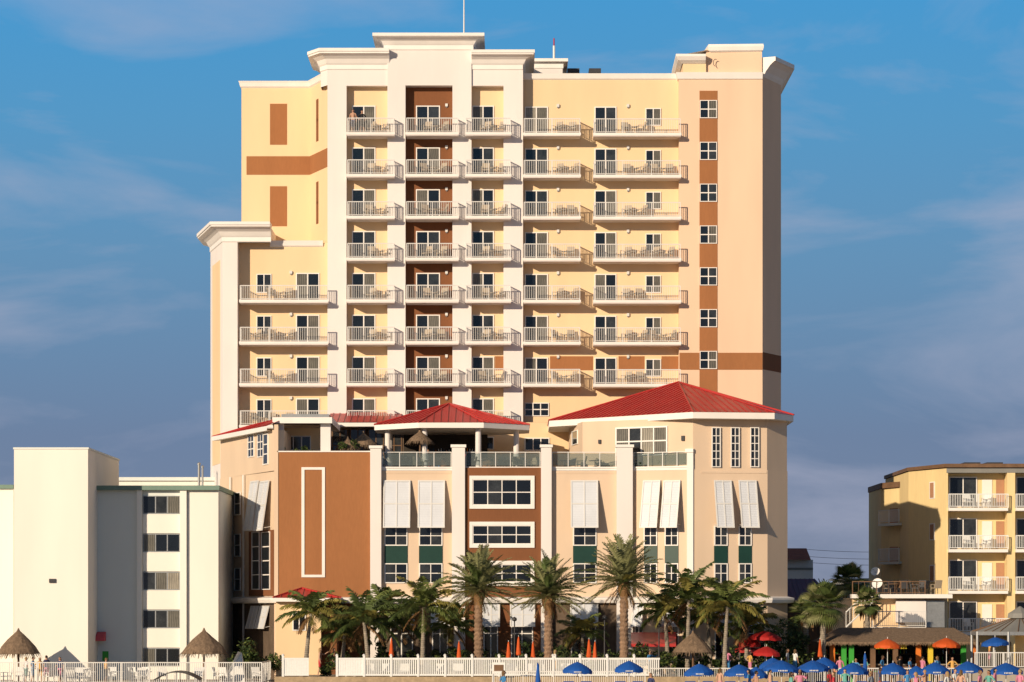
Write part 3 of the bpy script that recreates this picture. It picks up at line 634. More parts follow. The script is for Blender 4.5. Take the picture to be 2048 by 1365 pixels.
f=MB('white_railing_fence'); rail_run(f,(WX(1950,-28),-28),(WX(2120,-28),-28),1.2,1.0,.13,.03); f.box(WX(1945,-28),WX(2130,-28),-28.1,-22,0,1.2,'paving'); f.build()
f=MB('white_railing_fence'); rail_run(f,(WX(1300,-28),-28),(WX(1940,-28),-28),.12,1.1,.13,.03); f.build()
f=MB('beach_sign'); f.box(WX(985,-30),WX(1010,-30),-30,-29.9,.9,1.6,'white_plastic'); f.box(WX(988,-30),WX(1007,-30),-30.02,-30.003,1.05,1.45,'wood'); 
for px in (987,1007): f.tube((WX(px,-29.95),-29.9,0),(WX(px,-29.95),-29.9,1.6),.03,.03,'grey_metal')
f.build()
# ================================================================ VEGETATION
def frond(mb,o,az,el,L,droop,leaf,n,m,wid=.05,vee=.5,hang=.35):
    p=Vector(o); seg=9; pts=[];dirs=[]
    ca,sa=math.cos(az),math.sin(az)
    for i in range(seg+1):
        t=i/seg; e=el-droop*t**1.3; d=Vector((ca*math.cos(e),sa*math.cos(e),math.sin(e))); pts.append(p.copy()); dirs.append(d); p=p+d*(L/seg)
    side=Vector((-sa,ca,0))
    for i in range(seg):
        w=side*(.045*(1-i/seg)+.008); mb.add([pts[i]-w,pts[i]+w,pts[i+1]+w*.8,pts[i+1]-w*.8],[(0,1,2,3)],m)
    for j in range(n):
        t=.10+.90*(j+.5)/n; x=t*seg; i=min(int(x),seg-1); c=pts[i].lerp(pts[i+1],x-i); d=dirs[i]; up=side.cross(d)
        if up.z<0: up=-up
        ll=leaf*(math.sin(math.pi*(.12+.83*t))**.6)*U(.85,1.1)
        for s in (-1,1):
            if R()<.04: continue
            dr=(side*s*.8+d*(.55+.3*t)+up*(vee*U(.6,1.2))-Vector((0,0,U(0,hang)))).normalized()
            tip=c+dr*ll; mid=c+dr*ll*.5+Vector((0,0,.02))
            w=d*wid*.5+up*wid*.25
            mb.add([c-w*.6,c+w*.6,mid+w,tip-Vector((0,0,ll*.15)),mid-w],[(0,1,2,4),(4,2,3)],m)
def trunk(mb,x,y,z0,z1,r0,r1,m,lean=0,rough=.06,seg=12):
    n=max(8,int((z1-z0)/.14)); vs=[]
    for i in range(n+1):
        t=i/n; r=(r0+(r1-r0)*t)*(1+(rough if i%2 else -rough)); cx=x+lean*(t**1.5)
        for k in range(seg):
            a=2*math.pi*(k+(.5 if (i//2)%2 else 0))/seg; rr=r*(1+U(-rough,rough)*.7); vs.append((cx+rr*math.cos(a),y+rr*math.sin(a),z0+(z1-z0)*t))
    mb.add(vs,[(j*seg+i,j*seg+(i+1)%seg,(j+1)*seg+(i+1)%seg,(j+1)*seg+i) for j in range(n) for i in range(seg)],m)
def date_palm(px,Y,cpy,z0,L=2.75):
    e=empty('date_palm_tree'); x=WX(px,Y); zc=WZ(cpy,Y)
    t=MB('trunk',e); trunk(t,x,Y,z0,zc-.25,.29,.25,'bark',0,.1); t.lathe((x,Y,zc-1.0),[(.24,0),(.36,.35),(.42,.7),(.34,1.0),(.1,1.25)],'frond_dead',12,.12)
    t.build()
    c=MB('fronds',e)
    N=88
    for i in range(N):
        u=(i+.5)/N; el=math.radians(90-108*u**.95+U(-7,7)); az=i*2.39996+U(-.2,.2)
        m='frond_date' if R()<.72 else ('frond_yellow' if u>.6 and R()<.6 else 'frond_dark')
        frond(c,(x,Y,zc+.15-.3*u),az,el,L*U(.8,1.08),U(.5,.9)*(1.0 if u<.6 else .75),.46,40,m,.062,.5)
    for i in range(10): frond(c,(x,Y,zc-.3),U(0,6.28),math.radians(U(-50,-25)),L*U(.45,.65),.7,.3,20,'frond_dead',.05,.2)
    c.build()
date_palm(957,-27,1180,.62,2.75); date_palm(1097,-27,1190,.62,2.6); date_palm(1248,-27,1164,.62,2.95)
def coco_palm(px,Y,cpy,z0,L=2.6,lean=0.3,n=24,name='coconut_palm_tree',m1='frond_dark',m2='shrub_light'):
    e=empty(name); x=WX(px,Y); zc=WZ(cpy,Y)
    t=MB('trunk',e); trunk(t,x-lean,Y,z0,zc,.17,.10,'bark_grey',lean,.04,10); t.build()
    c=MB('fronds',e)
    n=int(n*1.1)
    for i in range(n):
        u=(i+.5)/n; el=math.radians(84-92*u+U(-8,8)); az=i*2.39996+U(-.3,.3)
        q=R()
        frond(c,(x,Y,zc),az,el,L*U(.85,1.1),U(.9,1.5),.66,38,m1 if q<.42 else (m2 if q<.75 else 'frond_yellow'),.075,.05,.6)
    for i in range(3): frond(c,(x,Y,zc-.1),U(0,6.28),-.5,L*.7,.8,.45,26,'frond_dead',.06,.1)
    c.build()
for (px,Y,q,L,ln,n) in ((622,-26,1228,2.3,.35,18),(728,-26,1245,2.7,-.3,20),(690,-23,1268,2.0,.2,16),(848,-26,1215,2.7,.1,22),(800,-22,1250,2.2,.2,18),(765,-20,1222,2.0,.2,16),(905,-20,1255,2.2,.1,16),(1378,-25,1200,2.7,.1,24),(1330,-21,1228,2.3,-.2,18),(1455,-26,1214,2.8,.2,24),(1415,-21,1240,2.3,-.2,18),(1495,-21,1255,2.3,.1,18),(1165,-19.5,1268,1.9,0,14)):
    coco_palm(px,Y,q,.6,L,ln,n)
def sabal(px,Y,cpy,z0,rad=1.5,n=38):
    e=empty('sabal_palm_tree'); x=WX(px,Y); zc=WZ(cpy,Y)
    t=MB('trunk',e); trunk(t,x,Y,z0,zc,.2,.17,'bark_grey',0,.06); t.build()
    c=MB('fan_leaves',e); n=int(n*1.3)
    for i in range(n):
        u=(i+.5)/n; el=math.radians(84-125*u+U(-8,8)); az=i*2.39996
        d=Vector((math.cos(az)*math.cos(el),math.sin(az)*math.cos(el),math.sin(el))); o=Vector((x,Y,zc)); st=o+d*rad*U(.35,.6)
        m=random.choice(['frond_dark','shrub_light','frond_date']); c.tube(o,st,.02,.015,m,3)
        s=d.cross(Vector((0,0,1))).normalized(); 
        for k in range(17):
            a=math.radians(-80+10*k); dr=(d*math.cos(a)+s*math.sin(a)).normalized(); ll=rad*.65*(1-.25*abs(a)); tip=st+dr*ll-Vector((0,0,ll*.28)); mid=st+dr*ll*.55; w=(s*math.cos(a)-d*math.sin(a))*.05
            c.add([st,mid-w,tip,mid+w],[(0,1,2,3)],m)
    for i in range(8):
        az=U(0,6.28); c.add([(x,Y,zc-.1),(x+math.cos(az)*.6,Y+math.sin(az)*.6,zc-.6),(x+math.cos(az)*.5,Y+math.sin(az)*.5,zc-1.3),(x+math.cos(az)*.3,Y+math.sin(az)*.3,zc-.7)],[(0,1,2,3)],'frond_dead')
    c.build()
for (px,Y,q,rad,nn) in ((1646,-22,1212,1.75,46),(1698,-6,1165,1.5,40),(1735,-14,1205,1.15,30),(1612,-16,1225,1.25,30)): sabal(px,Y,q,.1,rad,nn)
def shrubs(name,items,mats=('shrub_leaf','shrub_light'),ls=(.08,.2)):
    mb=MB(name)
    for (px,Y,z,rx,rz,n) in items:
        x=WX(px,Y)
        cl=[(U(-1,1)*rx,U(-.6,.6)*rx*.6,U(.15,.9)*rz,U(.25,.5)) for _ in range(max(4,int(rx*5)))]
        for i in range(n):
            c=random.choice(cl); v=Vector((random.gauss(0,1),random.gauss(0,1),random.gauss(0,1))).normalized()*c[3]*rz*.6*U(.6,1)
            p=Vector((x+c[0],Y+c[1],z+max(.05,c[2]+v.z)))+Vector((v.x,v.y,0))
            u=Vector((U(-1,1),U(-1,1),U(-.6,1))).normalized(); w=u.orthogonal().normalized(); s=U(*ls)
            mb.add([p-w*s*.4,p+u*s,p+w*s*.4,p-u*s],[(0,1,2,3)],mats[0] if R()<.68 else mats[1])
    mb.build()
it=[]
px=676
while px<1600:
    it.append((px,U(-24.5,-18.5),.6,U(.7,1.2),U(.8,2.1),int(U(200,380)))); px+=U(15,26)
for px in (1555,1575,1540): it.append((px,-18,.2,1.3,U(3.2,3.9),900))
for px in (500,520,540): it.append((px,-20,.2,.9,U(1.5,2.6),500))
shrubs('tropical_shrubs',it)
shrubs('rooftop_planter_shrubs',[(600,-15,zbr-.2,.9,.9,260),(575,-15,zbr-.2,.6,1.0,200),(1250,-15.3,zter,.7,.7,150),(1310,-15.8,zter,1.0,.65,260),(1200,-14.6,zter,.5,.9,160),(700,-13.5,zbr,.8,1.0,200)],ls=(.07,.15))
it=[]
for px in range(1570,1800,10): it.append((px,30+U(0,6),0,1.6,U(3,6.5),200))
shrubs('distant_tree_line',it,ls=(.15,.35))
def tiki(px,Y,topy,eavey,hw,z0):
    e=MB('thatched_palapa_umbrella'); x=WX(px,Y); zt=WZ(topy,Y); ze=WZ(eavey,Y); r=hw*(Y+D0)/FP; h=zt-ze
    e.lathe((x,Y,ze),[(r*1.0,0),(r*.78,h*.33),(r*.5,h*.62),(r*.25,h*.84),(.08,h)],'thatch',22,.05)
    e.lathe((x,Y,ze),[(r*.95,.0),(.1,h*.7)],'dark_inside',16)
    for i in range(420):
        a=U(0,6.28); t=R()**.6; rr=r*t; zz=h*(1-t)*1.02; p=Vector((x+rr*math.cos(a),Y+rr*math.sin(a),ze+zz+.04)); o=Vector((math.cos(a)*.24,math.sin(a)*.24,-.26*h/r-.10)); w=Vector((-math.sin(a),math.cos(a),0))*.03
        e.add([p-w,p+w,p+o+w*.3,p+o-w*.3],[(0,1,2,3)],'thatch')
    e.tube((x,Y,z0),(x,Y,zt-.2),.07,.06,'wood',8)
    for i in range(6):
        a=i*math.pi/3; e.tube((x,Y,ze+h*.45),(x+math.cos(a)*r*.8,Y+math.sin(a)*r*.8,ze+h*.08),.025,.025,'wood',4)
    e.lathe((x,Y,zt-.25),[(.16,0),(.12,.2),(.03,.42)],'thatch',8,.1)
    e.build()
tiki(37,-25,1262,1308,43,.25); tiki(408,-25,1262,1308,47,.25); tiki(1386,-26,1267,1305,42,.6)
tiki(727,-11,868,892,28,zter) ; tiki(695,-12.5,878,896,22,zter); tiki(840,-12.2,864,884,26,zter)
def umbrella(name,px,Y,topy,hw,m,z0,h=.5,mark=True,seg=8):
    e=MB(name); x=WX(px,Y); zt=WZ(topy,Y); r=hw*(Y+D0)/FP; rot=U(0,.7)
    rings=[(.03,0),(.3,-.10*h/.5),(.65,-.26*h/.5),(.88,-.40*h/.5),(1,-h)]; vs=[]
    S=seg*2
    tilt=U(-.06,.06)
    for (q,dz) in rings:
        for i in range(S):
            a=2*math.pi*i/S+rot; rr=r*q*(1.0 if i%2==0 else .95); zz=dz+(.0 if i%2==0 else .03*q); vs.append((x+rr*math.cos(a),Y+rr*math.sin(a),zt+zz+tilt*rr*math.cos(a)))
    for i in range(S):
        a=2*math.pi*i/S+rot; rr=r*(1.0 if i%2==0 else .96); vs.append((x+rr*math.cos(a),Y+rr*math.sin(a),zt-h-.14-(.05 if i%2 else 0)+tilt*rr*math.cos(a)))
    e.add(vs,[(j*S+i,j*S+(i+1)%S,(j+1)*S+(i+1)%S,(j+1)*S+i) for j in range(5) for i in range(S)],m)
    e.tube((x,Y,z0),(x,Y,zt+.12),.025,.02,'white_metal',6)
    for i in range(seg):
        a=2*math.pi*i/seg+rot; e.tube((x,Y,zt-.55),(x+r*.6*math.cos(a),Y+r*.6*math.sin(a),zt-h*.55),.012,.012,'grey_metal',3)
    if mark:
        for k in (-3,-2,-1,0,1,2): 
            xx=x+k*.085*r; e.box(xx,xx+.05*r,Y-r*.985-.03,Y-r*.985-.02,zt-h-.10,zt-h-.03,'white_plastic')
    e.build()
def closed(name,px,Y,topy,m,z0):
    e=MB(name); x=WX(px,Y); zt=WZ(topy,Y); e.lathe((x,Y,zt),[(.02,.05),(.07,-.15),(.11,-.6),(.17,-1.05),(.13,-1.12)],m,10,.1); e.tube((x,Y,z0),(x,Y,zt+.12),.025,.02,'white_metal',6); e.lathe((x,Y,z0),[(.25,0),(.25,.08),(.05,.12)],'grey_metal',10); e.build()
for (px,t,hw,Y) in ((1155,1324,30,-45),(1258,1322,30,-45),(1398,1328,31,-45),(1478,1329,31,-45),(1545,1316,28,-40),(1563,1321,38,-47),(1625,1321,35,-45),(1649,1315,28,-38),(1706,1326,31,-45),(1786,1326,31,-45),(1870,1325,31,-45),(1935,1323,31,-45),(2012,1326,35,-45),(1512,1334,24,-41),(1832,1332,24,-41)):
    umbrella('blue_beach_umbrella',px,Y,t,hw,'blue_canvas',0,.50)
umbrella('blue_beach_umbrella',1990,-36,1275,28,'blue_canvas',0,.35,False)
closed('closed_blue_umbrella',1076,-40,1328,'blue_canvas',0); closed('closed_blue_umbrella',1730,-42,1308,'blue_canvas',0)
for (px,t,hw,m,Y) in ((1530,1262,34,'red_canvas',-22),(1533,1293,28,'red_canvas',-27),(1775,1278,27,'orange_canvas',-24),(1893,1276,28,'orange_canvas',-24),(1500,1275,22,'red_canvas',-21)):
    umbrella('red_patio_umbrella' if m=='red_canvas' else 'orange_patio_umbrella',px,Y,t,hw,m,.1,.45,False)
for (px,t) in ((783,1278),(1017,1285),(1037,1275),(1066,1285),(1178,1280),(1190,1285),(918,1285),(1640,1280)):
    closed('closed_orange_umbrella',px,-26.9 if px<1300 else -22.5,t,'orange_canvas',.6 if px<1300 else .12)
for (px,t) in ((1029,1243),(1209,1240),(1318,1255)):
    e=MB('street_lamp'); x=WX(px,-25); z=WZ(t,-25); e.tube((x,-25,.6),(x,-25,z),.05,.035,'dark_metal',8); e.lathe((x,-25,z),[(.05,0),(.16,.06),(.14,.2),(.03,.28)],'dark_metal',8); e.lathe((x,-25,.6),[(.12,0),(.09,.2),(.05,.3)],'dark_metal',8); e.build()
# ================================================================ TIKI BAR
tb=empty('tiki_bar'); a=MB('bar_structure',tb); th=MB('thatch_roof',tb)
Yt=-21.0
x0,x1=WX(1655,Yt),WX(1948,Yt); ze=WZ(1284,Yt)
a.box(x0,x1,-16.6,-16.3,.1,ze,'dark_inside'); a.box(x0,x1,Yt+.2,Yt+.8,.12,1.25,'wood'); a.box(x0-.1,x1+.1,Yt,Yt+.9,1.25,1.33,'bark_grey')
for (px,m) in ((1664,'orange_paint'),(1687,'green_paint'),(1702,'green_paint'),(1745,'wood'),(1790,'wood'),(1836,'orange_paint'),(1860,'yellow_paint'),(1926,'green_paint'),(1946,'orange_paint')):
    x=WX(px,Yt); a.box(x-.16,x+.16,Yt-.3,Yt-.02,.12,ze,m)
for i in range(60):
    x=U(x0+.2,x1-.2); z=random.choice([1.5,1.95]); a.tube((x,-16.9,z),(x,-16.9,z+U(.2,.32)),.045,.02,random.choice(['green_paint','orange_paint','white_plastic','glass_dim','yellow_paint']),5)
for z in (1.47,1.92): a.box(x0,x1,-17.05,-16.6,z-.03,z,'wood')
for i in range(11):
    x=x0+.5+i*(x1-x0-1)/10; a.tube((x,Yt-.7,.12),(x,Yt-.7,.85),.03,.03,'dark_metal',5); a.lathe((x,Yt-.7,.85),[(0,.07),(.19,.05),(.19,0),(0,0)],random.choice(['orange_paint','green_paint','wood']),8)
zt=WZ(1256,Yt+2)
th.add([(x0-.5,Yt-1,ze-.05),(x1+.3,Yt-1,ze-.05),(x1-1,Yt+2.2,zt),(x0+1,Yt+2.2,zt),(x0-.5,Yt+5.4,ze),(x1+.3,Yt+5.4,ze)],[(0,1,2,3),(3,2,5,4),(0,3,4),(1,5,2)],'thatch')
for i in range(900):
    x=U(x0-.5,x1+.3); t=R(); y=Yt-1+3.2*t; z=ze-.05+(zt-ze)*t+.03
    if x<x0-.5+1.5*t or x>x1+.3-1.3*t: continue
    th.add([(x-.04,y,z),(x+.04,y,z),(x+U(-.05,.05),y-.3,z-.16)],[(0,1,2)],'thatch')
for i in range(300):
    x=x0-.5+(x1-x0+.8)*i/300; th.add([(x-.03,Yt-1,ze),(x+.05,Yt-1,ze),(x+.02,Yt-1.06,ze-U(.15,.3))],[(0,1,2)],'thatch')
a.box(WX(1750,Yt),WX(1812,Yt),Yt-.35,Yt-.31,ze-.45,ze-.1,'yellow_paint'); a.box(WX(1868,Yt),WX(1915,Yt),Yt-.35,Yt-.31,ze-.4,ze-.1,'orange_paint')
a.build(); th.build()
pv=MB('beach_pavilion'); 
cx,cy=WX(2040,-24),-24; r=3.2; ze=WZ(1264,-27)
ev=[(cx+r*math.cos(math.radians(22.5+45*i)),cy+r*math.sin(math.radians(22.5+45*i))) for i in range(8)]
zt=WZ(1232,-24)
for i in range(8):
    p,q=ev[i],ev[(i+1)%8]; pv.add([(*p,ze),(*q,ze),(cx,cy,zt)],[(0,1,2)],'grey_roof')
    pv.add([(*p,ze),(*q,ze),(*q,ze-.22),(*p,ze-.22)],[(0,1,2,3)],'grey_metal'); pv.tube((p[0]*.98+cx*.02,p[1]*.98+cy*.02,.1),(p[0]*.98+cx*.02,p[1]*.98+cy*.02,ze),.09,.09,'grey_metal',8)
    for t in (.25,.5,.75):
        s=(p[0]+(q[0]-p[0])*t,p[1]+(q[1]-p[1])*t,ze+.02); pv.tube(s,(cx,cy,zt+.02),.035,.02,'wood',4)
pv.lathe((cx,cy,zt-.15),[(.8,0),(.75,.3),(.05,.75)],'grey_roof',8)
pv.build()
b=MB('dark_boat_canopy'); x0,x1=WX(312,-42),WX(402,-42); zt=WZ(1343,-42); vs=[]
for i in range(11):
    t=i/10; x=x0+(x1-x0)*t; z=zt-.45*(2*t-1)**2; vs+=[(x,-43.2,z),(x,-41,z+.03),(x,-43.2,z-.05),(x,-41,z-.02)]
b.add(vs,[(4*i,4*i+1,4*i+5,4*i+4) for i in range(10)]+[(4*i+2,4*i+3,4*i+7,4*i+6) for i in range(10)]+[(4*i,4*i+4,4*i+6,4*i+2) for i in range(10)],'dark_metal')
for x in (x0+.1,x1-.1,(x0+x1)/2):
    for y in (-43.1,-41.1): b.tube((x,y,.5),(x,y,zt-.05 if abs(x-(x0+x1)/2)<.1 else zt-.4),.025,.025,'grey_metal',5)
hv=[];n=9
for i in range(n):
    t=i/(n-1); x=x0-.6+(x1-x0+1.6)*t; w=1.0 if t<.55 else max(.05,1-((t-.55)/.45)**2)
    hv+=[(x,-42-w,.6),(x,-42-w*.6,.05),(x,-42+w*.6,.05),(x,-42+w,.6)]
b.add(hv,[(4*i+j,4*i+j+1,4*i+j+5,4*i+j+4) for i in range(n-1) for j in range(3)]+[(0,1,2,3)]+[(4*i+3,4*i,4*i+4,4*i+7) for i in range(n-1)],'white_plastic')
b.build()
b=MB('white_sun_shelter'); 
xa,xb=WX(448,-24),WX(492,-24); zt=WZ(1303,-24)
b.add([(xa,-25,.25),(xb,-25,.25),(xb,-23,.25),(xa,-23,.25),(xa+.9,-24.2,zt),(xb-.3,-23.6,zt-.1)],[(0,4,3),(1,2,5),(3,4,5,2),(0,1,5,4)],'white_plastic'); b.build()
lg=MB('motel_patio_furniture')
for i in range(22):
    chair(lg,WX(U(10,515),-26.5),U(-28,-25),.25,U(0,6),'white_plastic')
for px in (180,235,290,350): table(lg,WX(px,-26.5),-26.5,.25,.45,.72,'white_plastic')
lg.build()
lg=MB('beach_lounge_chairs')
def lounger(mb,x,y,z,m='blue_canvas'):
    mb.box(x-.3,x+.3,y-.9,y+.4,z+.30,z+.36,m); mb.add([(x-.3,y+.4,z+.34),(x+.3,y+.4,z+.34),(x+.3,y+.95,z+.8),(x-.3,y+.95,z+.8),(x-.3,y+.44,z+.30),(x+.3,y+.44,z+.30),(x+.3,y+.99,z+.76),(x-.3,y+.99,z+.76)],[(0,1,2,3),(4,5,6,7),(0,3,7,4),(1,2,6,5),(2,3,7,6)],m)
    for a_ in (-.27,.27):
        for b_ in (-.85,.35): mb.tube((x+a_,y+b_,z),(x+a_,y+b_,z+.3),.025,.025,'white_metal',4)
for px in (1155,1258,1398,1478,1563,1625,1706,1786,1870,1935,2012):
    for d in (-.5,.5): lounger(lg,WX(px,-45)+d,-46,0)
for i in range(14): lounger(lg,WX(700+i*36,-25.5),-24.9,.62,'white_plastic')
lg.build()
# ================================================================ PEOPLE
def person(px,Y,z0,yaw,shirt,shorts,skin,hair,H=1.72,pose='stand',female=False):
    s=H/1.72; J={};E=[]
    sw=.19 if not female else .17
    J['pel']=(0,0,.93,.15,.11); J['waist']=(0,0,1.08,.135 if not female else .115,.10); J['chest']=(0,-.01,1.28,.165 if not female else .145,.115); J['neckb']=(0,.01,1.43,.075,.07); J['neck']=(0,0,1.50,.055,.055); J['skull']=(0,-.01,1.60,.07,.08)
    st={'stand':0.05,'walk':.28,'hip':.04,'point':.06}[pose]
    for sd,n in ((1,'l'),(-1,'r')):
        f=-st*sd
        J['hip'+n]=(.095*sd,0,.88,.105,.105); J['kn'+n]=(.11*sd,f*.55-.02,.50,.062,.065); J['an'+n]=(.115*sd,f+ (.06 if f>0 else 0),.09,.04,.045); J['to'+n]=(.125*sd,f-.17+(.06 if f>0 else 0),.03,.04,.025)
        J['sh'+n]=(sw*sd,.0,1.40,.06,.06)
        if pose=='walk': el=(.24*sd,.08*sd*1,1.13); wr=(.23*sd,-.10+.12*sd,.90)
        elif pose=='hip': el=(.38*sd,.05,1.18); wr=(.19*sd,-.07,1.0)
        elif pose=='point' and sd==1: el=(.3,-.2,1.30); wr=(.3,-.38,1.42)
        else: el=(.25*sd,.02,1.13); wr=(.26*sd,-.05,.88)
        J['el'+n]=(*el,.04,.04); J['wr'+n]=(*wr,.027,.025)
        e,w=Vector(el),Vector(wr); d=(w-e).normalized(); h=w+d*.08; J['ha'+n]=(h.x,h.y,h.z,.022,.036)
        E+=[('pel','hip'+n),('hip'+n,'kn'+n),('kn'+n,'an'+n),('an'+n,'to'+n),('neckb','sh'+n),('sh'+n,'el'+n),('el'+n,'wr'+n),('wr'+n,'ha'+n)]
    E+=[('pel','waist'),('waist','chest'),('chest','neckb'),('neckb','neck'),('neck','skull')]
    ks=list(J); me=bpy.data.meshes.new('body'); me.from_pydata([J[k][:3] for k in ks],[(ks.index(a),ks.index(b)) for a,b in E],[])
    o=bpy.data.objects.new('person',me); scene.collection.objects.link(o)
    md=o.modifiers.new('s','SKIN'); sv=me.skin_vertices[0].data
    for i,k in enumerate(ks): sv[i].radius=(J[k][3],J[k][4]); sv[i].use_root=(k=='pel')
    md.use_smooth_shade=True
    m2=o.modifiers.new('u','SUBSURF'); m2.levels=1; m2.render_levels=1
    dg=bpy.context.evaluated_depsgraph_get(); dg.update(); ev=o.evaluated_get(dg); tmp=bpy.data.meshes.new_from_object(ev)
    V=[v.co.copy() for v in tmp.vertices]; Fs=[tuple(p.vertices) for p in tmp.polygons]
    bpy.data.objects.remove(o); bpy.data.meshes.remove(tmp)
    mb=MB('person'); 
    def cm(c):
        if c.z>1.45: return skin
        arm=abs(c.x)>.205 or (c.y<-.16 and c.z>.8)
        if c.z>.98:
            if arm and c.z<1.22: return skin
            return shirt
        if arm and c.z>.76 and abs(c.x)>.2: return skin
        if c.z>.52: return shorts
        if c.z<.06: return 'cloth4'
        return skin
    groups={}
    for f in Fs:
        c=sum((V[i] for i in f),Vector())/len(f); groups.setdefault(cm(c),[]).append(f)
    base=len(mb.v); mb.v.extend([tuple(v) for v in V])
    for m,fs in groups.items():
        k=mb.mi(m)
        for f in fs: mb.f.append(tuple(i+base for i in f)); mb.m.append(k)
    hc=Vector((0,-.015,1.615)); seg,rg=16,12; vs=[]
    for j in range(rg+1):
        ph=math.pi*j/rg
        for i in range(seg):
            t=2*math.pi*i/seg; x=.078*math.sin(ph)*math.cos(t); y=.098*math.sin(ph)*math.sin(t); z=.118*math.cos(ph)
            if z<-.03: x*=.86; y*=.88
            if y<-.08 and abs(x)<.03 and -.03<z<.02: y-=.02
            vs.append(hc+Vector((x,y,z)))
    mb.add(vs,[(j*seg+i,j*seg+(i+1)%seg,(j+1)*seg+(i+1)%seg,(j+1)*seg+i) for j in range(rg) for i in range(seg)],skin)
    vs=[]
    for j in range(7):
        ph=math.pi*.60*j/6
        for i in range(seg):
            t=2*math.pi*i/seg; fr_=math.sin(t)<-.3; p2=min(ph,math.pi*.30) if fr_ else ph
            x=.085*math.sin(p2)*math.cos(t); y=.106*math.sin(p2)*math.sin(t)+.004; z=.126*math.cos(p2)
            if female and j==6 and not fr_: z-=.16
            vs.append(hc+Vector((x,y,z)))
    mb.add(vs,[(j*seg+i,j*seg+(i+1)%seg,(j+1)*seg+(i+1)%seg,(j+1)*seg+i) for j in range(6) for i in range(seg)],hair)
    for sd in (1,-1):
        mb.box(sd*.032-.012,sd*.032+.012,hc.y-.097,hc.y-.088,hc.z-.004,hc.z+.006,'hair3'); mb.box(sd*.08-.008,sd*.08+.008,hc.y-.012,hc.y+.02,hc.z-.03,hc.z+.025,skin)
        mb.box(sd*.032-.018,sd*.032+.018,hc.y-.098,hc.y-.086,hc.z+.018,hc.z+.024,hair)
    mb.box(-.022,.022,hc.y-.093,hc.y-.082,hc.z-.062,hc.z-.054,'cloth8')
    mb.tube(hc+Vector((0,-.095,.01)),hc+Vector((0,-.118,-.025)),.008,.014,skin,6)
    for n,sd in (('l',1),('r',-1)):
        w=Vector(J['wr'+n][:3]); h=Vector(J['ha'+n][:3]); d=(h-w).normalized(); sdv=Vector((0,1,0)); sdv=(sdv-d*sdv.dot(d)).normalized()
        for q,ln in ((-.027,.065),(-.009,.078),(.009,.073),(.026,.058)):
            a_=h+sdv*q; b_=a_+d*ln*.55; c_=b_+(d*.8+Vector((-sd*.4,0,0))).normalized()*ln*.5; mb.tube(a_,b_,.009,.008,skin,5); mb.tube(b_,c_,.008,.006,skin,5)
        a_=w+d*.04-sdv*.03; b_=a_+(d*.6-sdv*.7).normalized()*.035; mb.tube(a_,b_,.011,.01,skin,5); mb.tube(b_,b_+d*.03,.01,.007,skin,5)
    ca,sa=math.cos(yaw),math.sin(yaw); x0=WX(px,Y)
    mb.v=[(x0+(x*ca-y*sa)*s,Y+(x*sa+y*ca)*s,z0+z*s) for (x,y,z) in mb.v]
    mb.build(smooth=True)
def rp(px,Y,z0,H=None,pose=None,bare=None):
    sk='skin%d'%random.choice([0,0,1,2,0,3]); fem=R()<.5
    b=bare if bare is not None else R()<.45
    person(px,Y,z0,U(-2.5,2.5),sk if b else 'cloth%d'%random.randrange(9),'cloth%d'%random.randrange(9),sk,'hair%d'%random.randrange(4),H or U(1.58,1.82),pose or random.choice(['stand','walk','hip','point','stand']),fem)
for px in (52,66,80,93,120,212): rp(px,-27.5,.25,bare=False)
for px in (1007,1302,1512,1582,1600,1668,1742,1832,1895,1922,1960,1978,2040): rp(px,-64,0,U(1.66,1.85))
for px in (1440,1498,1540,1660,1690,1760,1815,1850,1910,1990): rp(px,-52,0,U(1.5,1.75))
for px in (1680,1712,1733,1765,1800,1820,1845,1875,1905): rp(px,-22.5,.12,bare=False)
for px in (1455,1500,1575,1590,1980,2020): rp(px,-25 if px<1600 else -22.3,.62 if px<1600 else 1.2,bare=False)
for px in (640,668,1110,1300): rp(px,-24,.62)
for px in (748,765): rp(px,-13.5,zter,bare=False,pose='stand')
for px in (855,875,925): rp(px,-9.6,zter,bare=False,pose='stand')
zt0=WZ(271.5,YR-1.75)+.22
person(706,YR-1.0,zt0,-.3,'skin0','cloth1','skin0','hair0',1.75,'stand',False); person(724,YR-1.1,zt0,.4,'cloth4','cloth4','skin0','hair0',1.66,'hip',True)
# ================================================================ SKY, SUN, CAMERA
AZ=math.radians(36); EL=math.radians(16)
S=Vector((-math.sin(AZ)*math.cos(EL),-math.cos(AZ)*math.cos(EL),math.sin(EL)))
w=bpy.data.worlds.new('World'); scene.world=w; w.use_nodes=True; nt=w.node_tree; n=nt.nodes; l=nt.links
bg=n['Background']; sky=n.new('ShaderNodeTexSky'); sky.sky_type='NISHITA'; sky.sun_disc=False; sky.sun_elevation=EL; sky.sun_rotation=math.atan2(S.x,S.y)%(2*math.pi)
l.new(sky.outputs[0],bg.inputs[0]); bg.inputs[1].default_value=0.06
tc=n.new('ShaderNodeTexCoord'); sx=n.new('ShaderNodeSeparateXYZ'); l.new(tc.outputs['Generated'],sx.inputs[0])
cr=n.new('ShaderNodeValToRGB'); mr=n.new('ShaderNodeMapRange'); mr.inputs['From Min'].default_value=0; mr.inputs['From Max'].default_value=.25
l.new(sx.outputs['Z'],mr.inputs['Value']); l.new(mr.outputs[0],cr.inputs[0])
def lin(c): return tuple(((v/255)/12.92 if v/255<.04045 else ((v/255+.055)/1.055)**2.4) for v in c)+(1,)
els=cr.color_ramp.elements; els[0].position=0; els[0].color=lin((122,132,155)); els[1].position=1; els[1].color=lin((50,122,186))
for p,c in ((.22,(110,131,162)),(.45,(100,146,184)),(.62,(86,152,198)),(.78,(72,153,208))):
    e=els.new(p); e.color=lin(c)
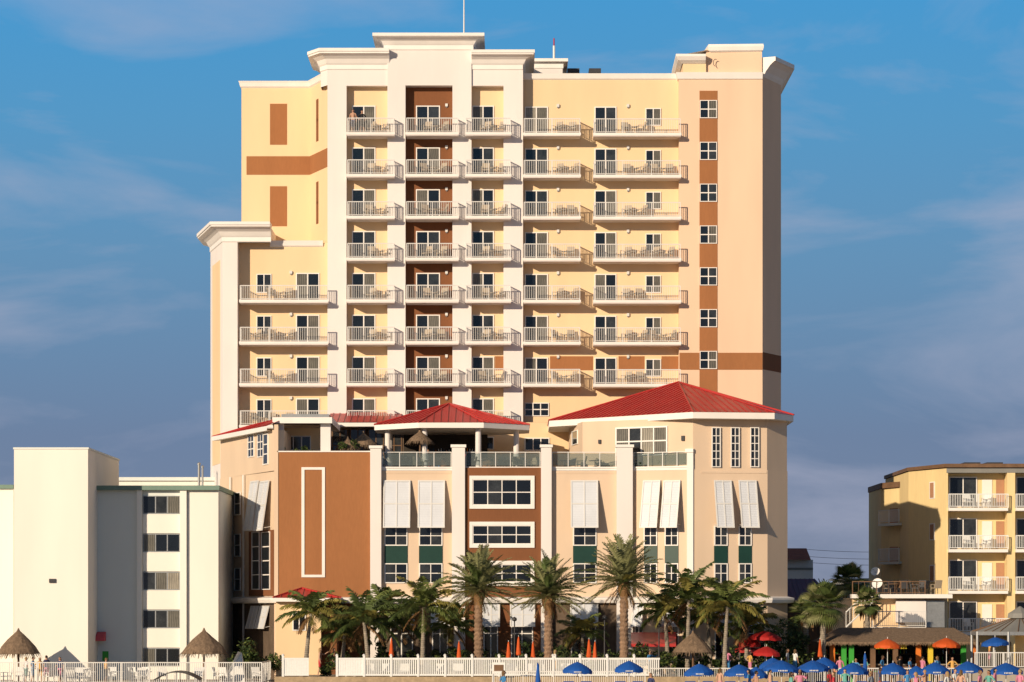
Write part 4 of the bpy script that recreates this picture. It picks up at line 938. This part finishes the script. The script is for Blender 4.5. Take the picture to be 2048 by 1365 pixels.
mp=n.new('ShaderNodeMapping'); mp.inputs['Scale'].default_value=(1.0,1.0,4.0); mp.inputs['Location'].default_value=(3.1,.7,.3); l.new(tc.outputs['Generated'],mp.inputs[0])
ns=n.new('ShaderNodeTexNoise'); ns.inputs['Scale'].default_value=7.0; ns.inputs['Detail'].default_value=10; ns.inputs['Roughness'].default_value=.55; ns.inputs['Distortion'].default_value=.5; l.new(mp.outputs[0],ns.inputs['Vector'])
cm_=n.new('ShaderNodeMapRange'); cm_.inputs['From Min'].default_value=.46; cm_.inputs['From Max'].default_value=.76; cm_.inputs['To Max'].default_value=.7; l.new(ns.outputs['Fac'],cm_.inputs['Value'])
mx=n.new('ShaderNodeMixRGB'); l.new(cm_.outputs[0],mx.inputs[0]); l.new(cr.outputs[0],mx.inputs[1]); mx.inputs[2].default_value=lin((176,178,198))
bg2=n.new('ShaderNodeBackground'); l.new(mx.outputs[0],bg2.inputs[0]); bg2.inputs[1].default_value=1.0
f2=n.new('ShaderNodeMapRange'); f2.inputs['From Min'].default_value=.22; f2.inputs['From Max'].default_value=.4; l.new(sx.outputs['Z'],f2.inputs['Value'])
ms=n.new('ShaderNodeMixShader'); l.new(f2.outputs[0],ms.inputs[0]); l.new(bg2.outputs[0],ms.inputs[1]); l.new(bg.outputs[0],ms.inputs[2]); l.new(ms.outputs[0],n['World Output'].inputs['Surface'])
sd=bpy.data.lights.new('sun','SUN'); sd.energy=5.0; sd.angle=math.radians(.5); sd.color=(1,.82,.60); so=bpy.data.objects.new('sun',sd); scene.collection.objects.link(so); so.rotation_euler=(-S).to_track_quat('-Z','Y').to_euler(); so.location=S*100
cd=bpy.data.cameras.new('camera'); cd.sensor_width=36; cd.lens=36*FP/2048; cd.shift_y=(H0-682.5)/2048; cd.clip_start=1; cd.clip_end=6000
co=bpy.data.objects.new('camera',cd); scene.collection.objects.link(co); co.location=(0,-D0,CZ); co.rotation_euler=(math.radians(90),0,0); scene.camera=co
scene.view_settings.view_transform='Standard'; scene.view_settings.look='None'; scene.view_settings.exposure=0
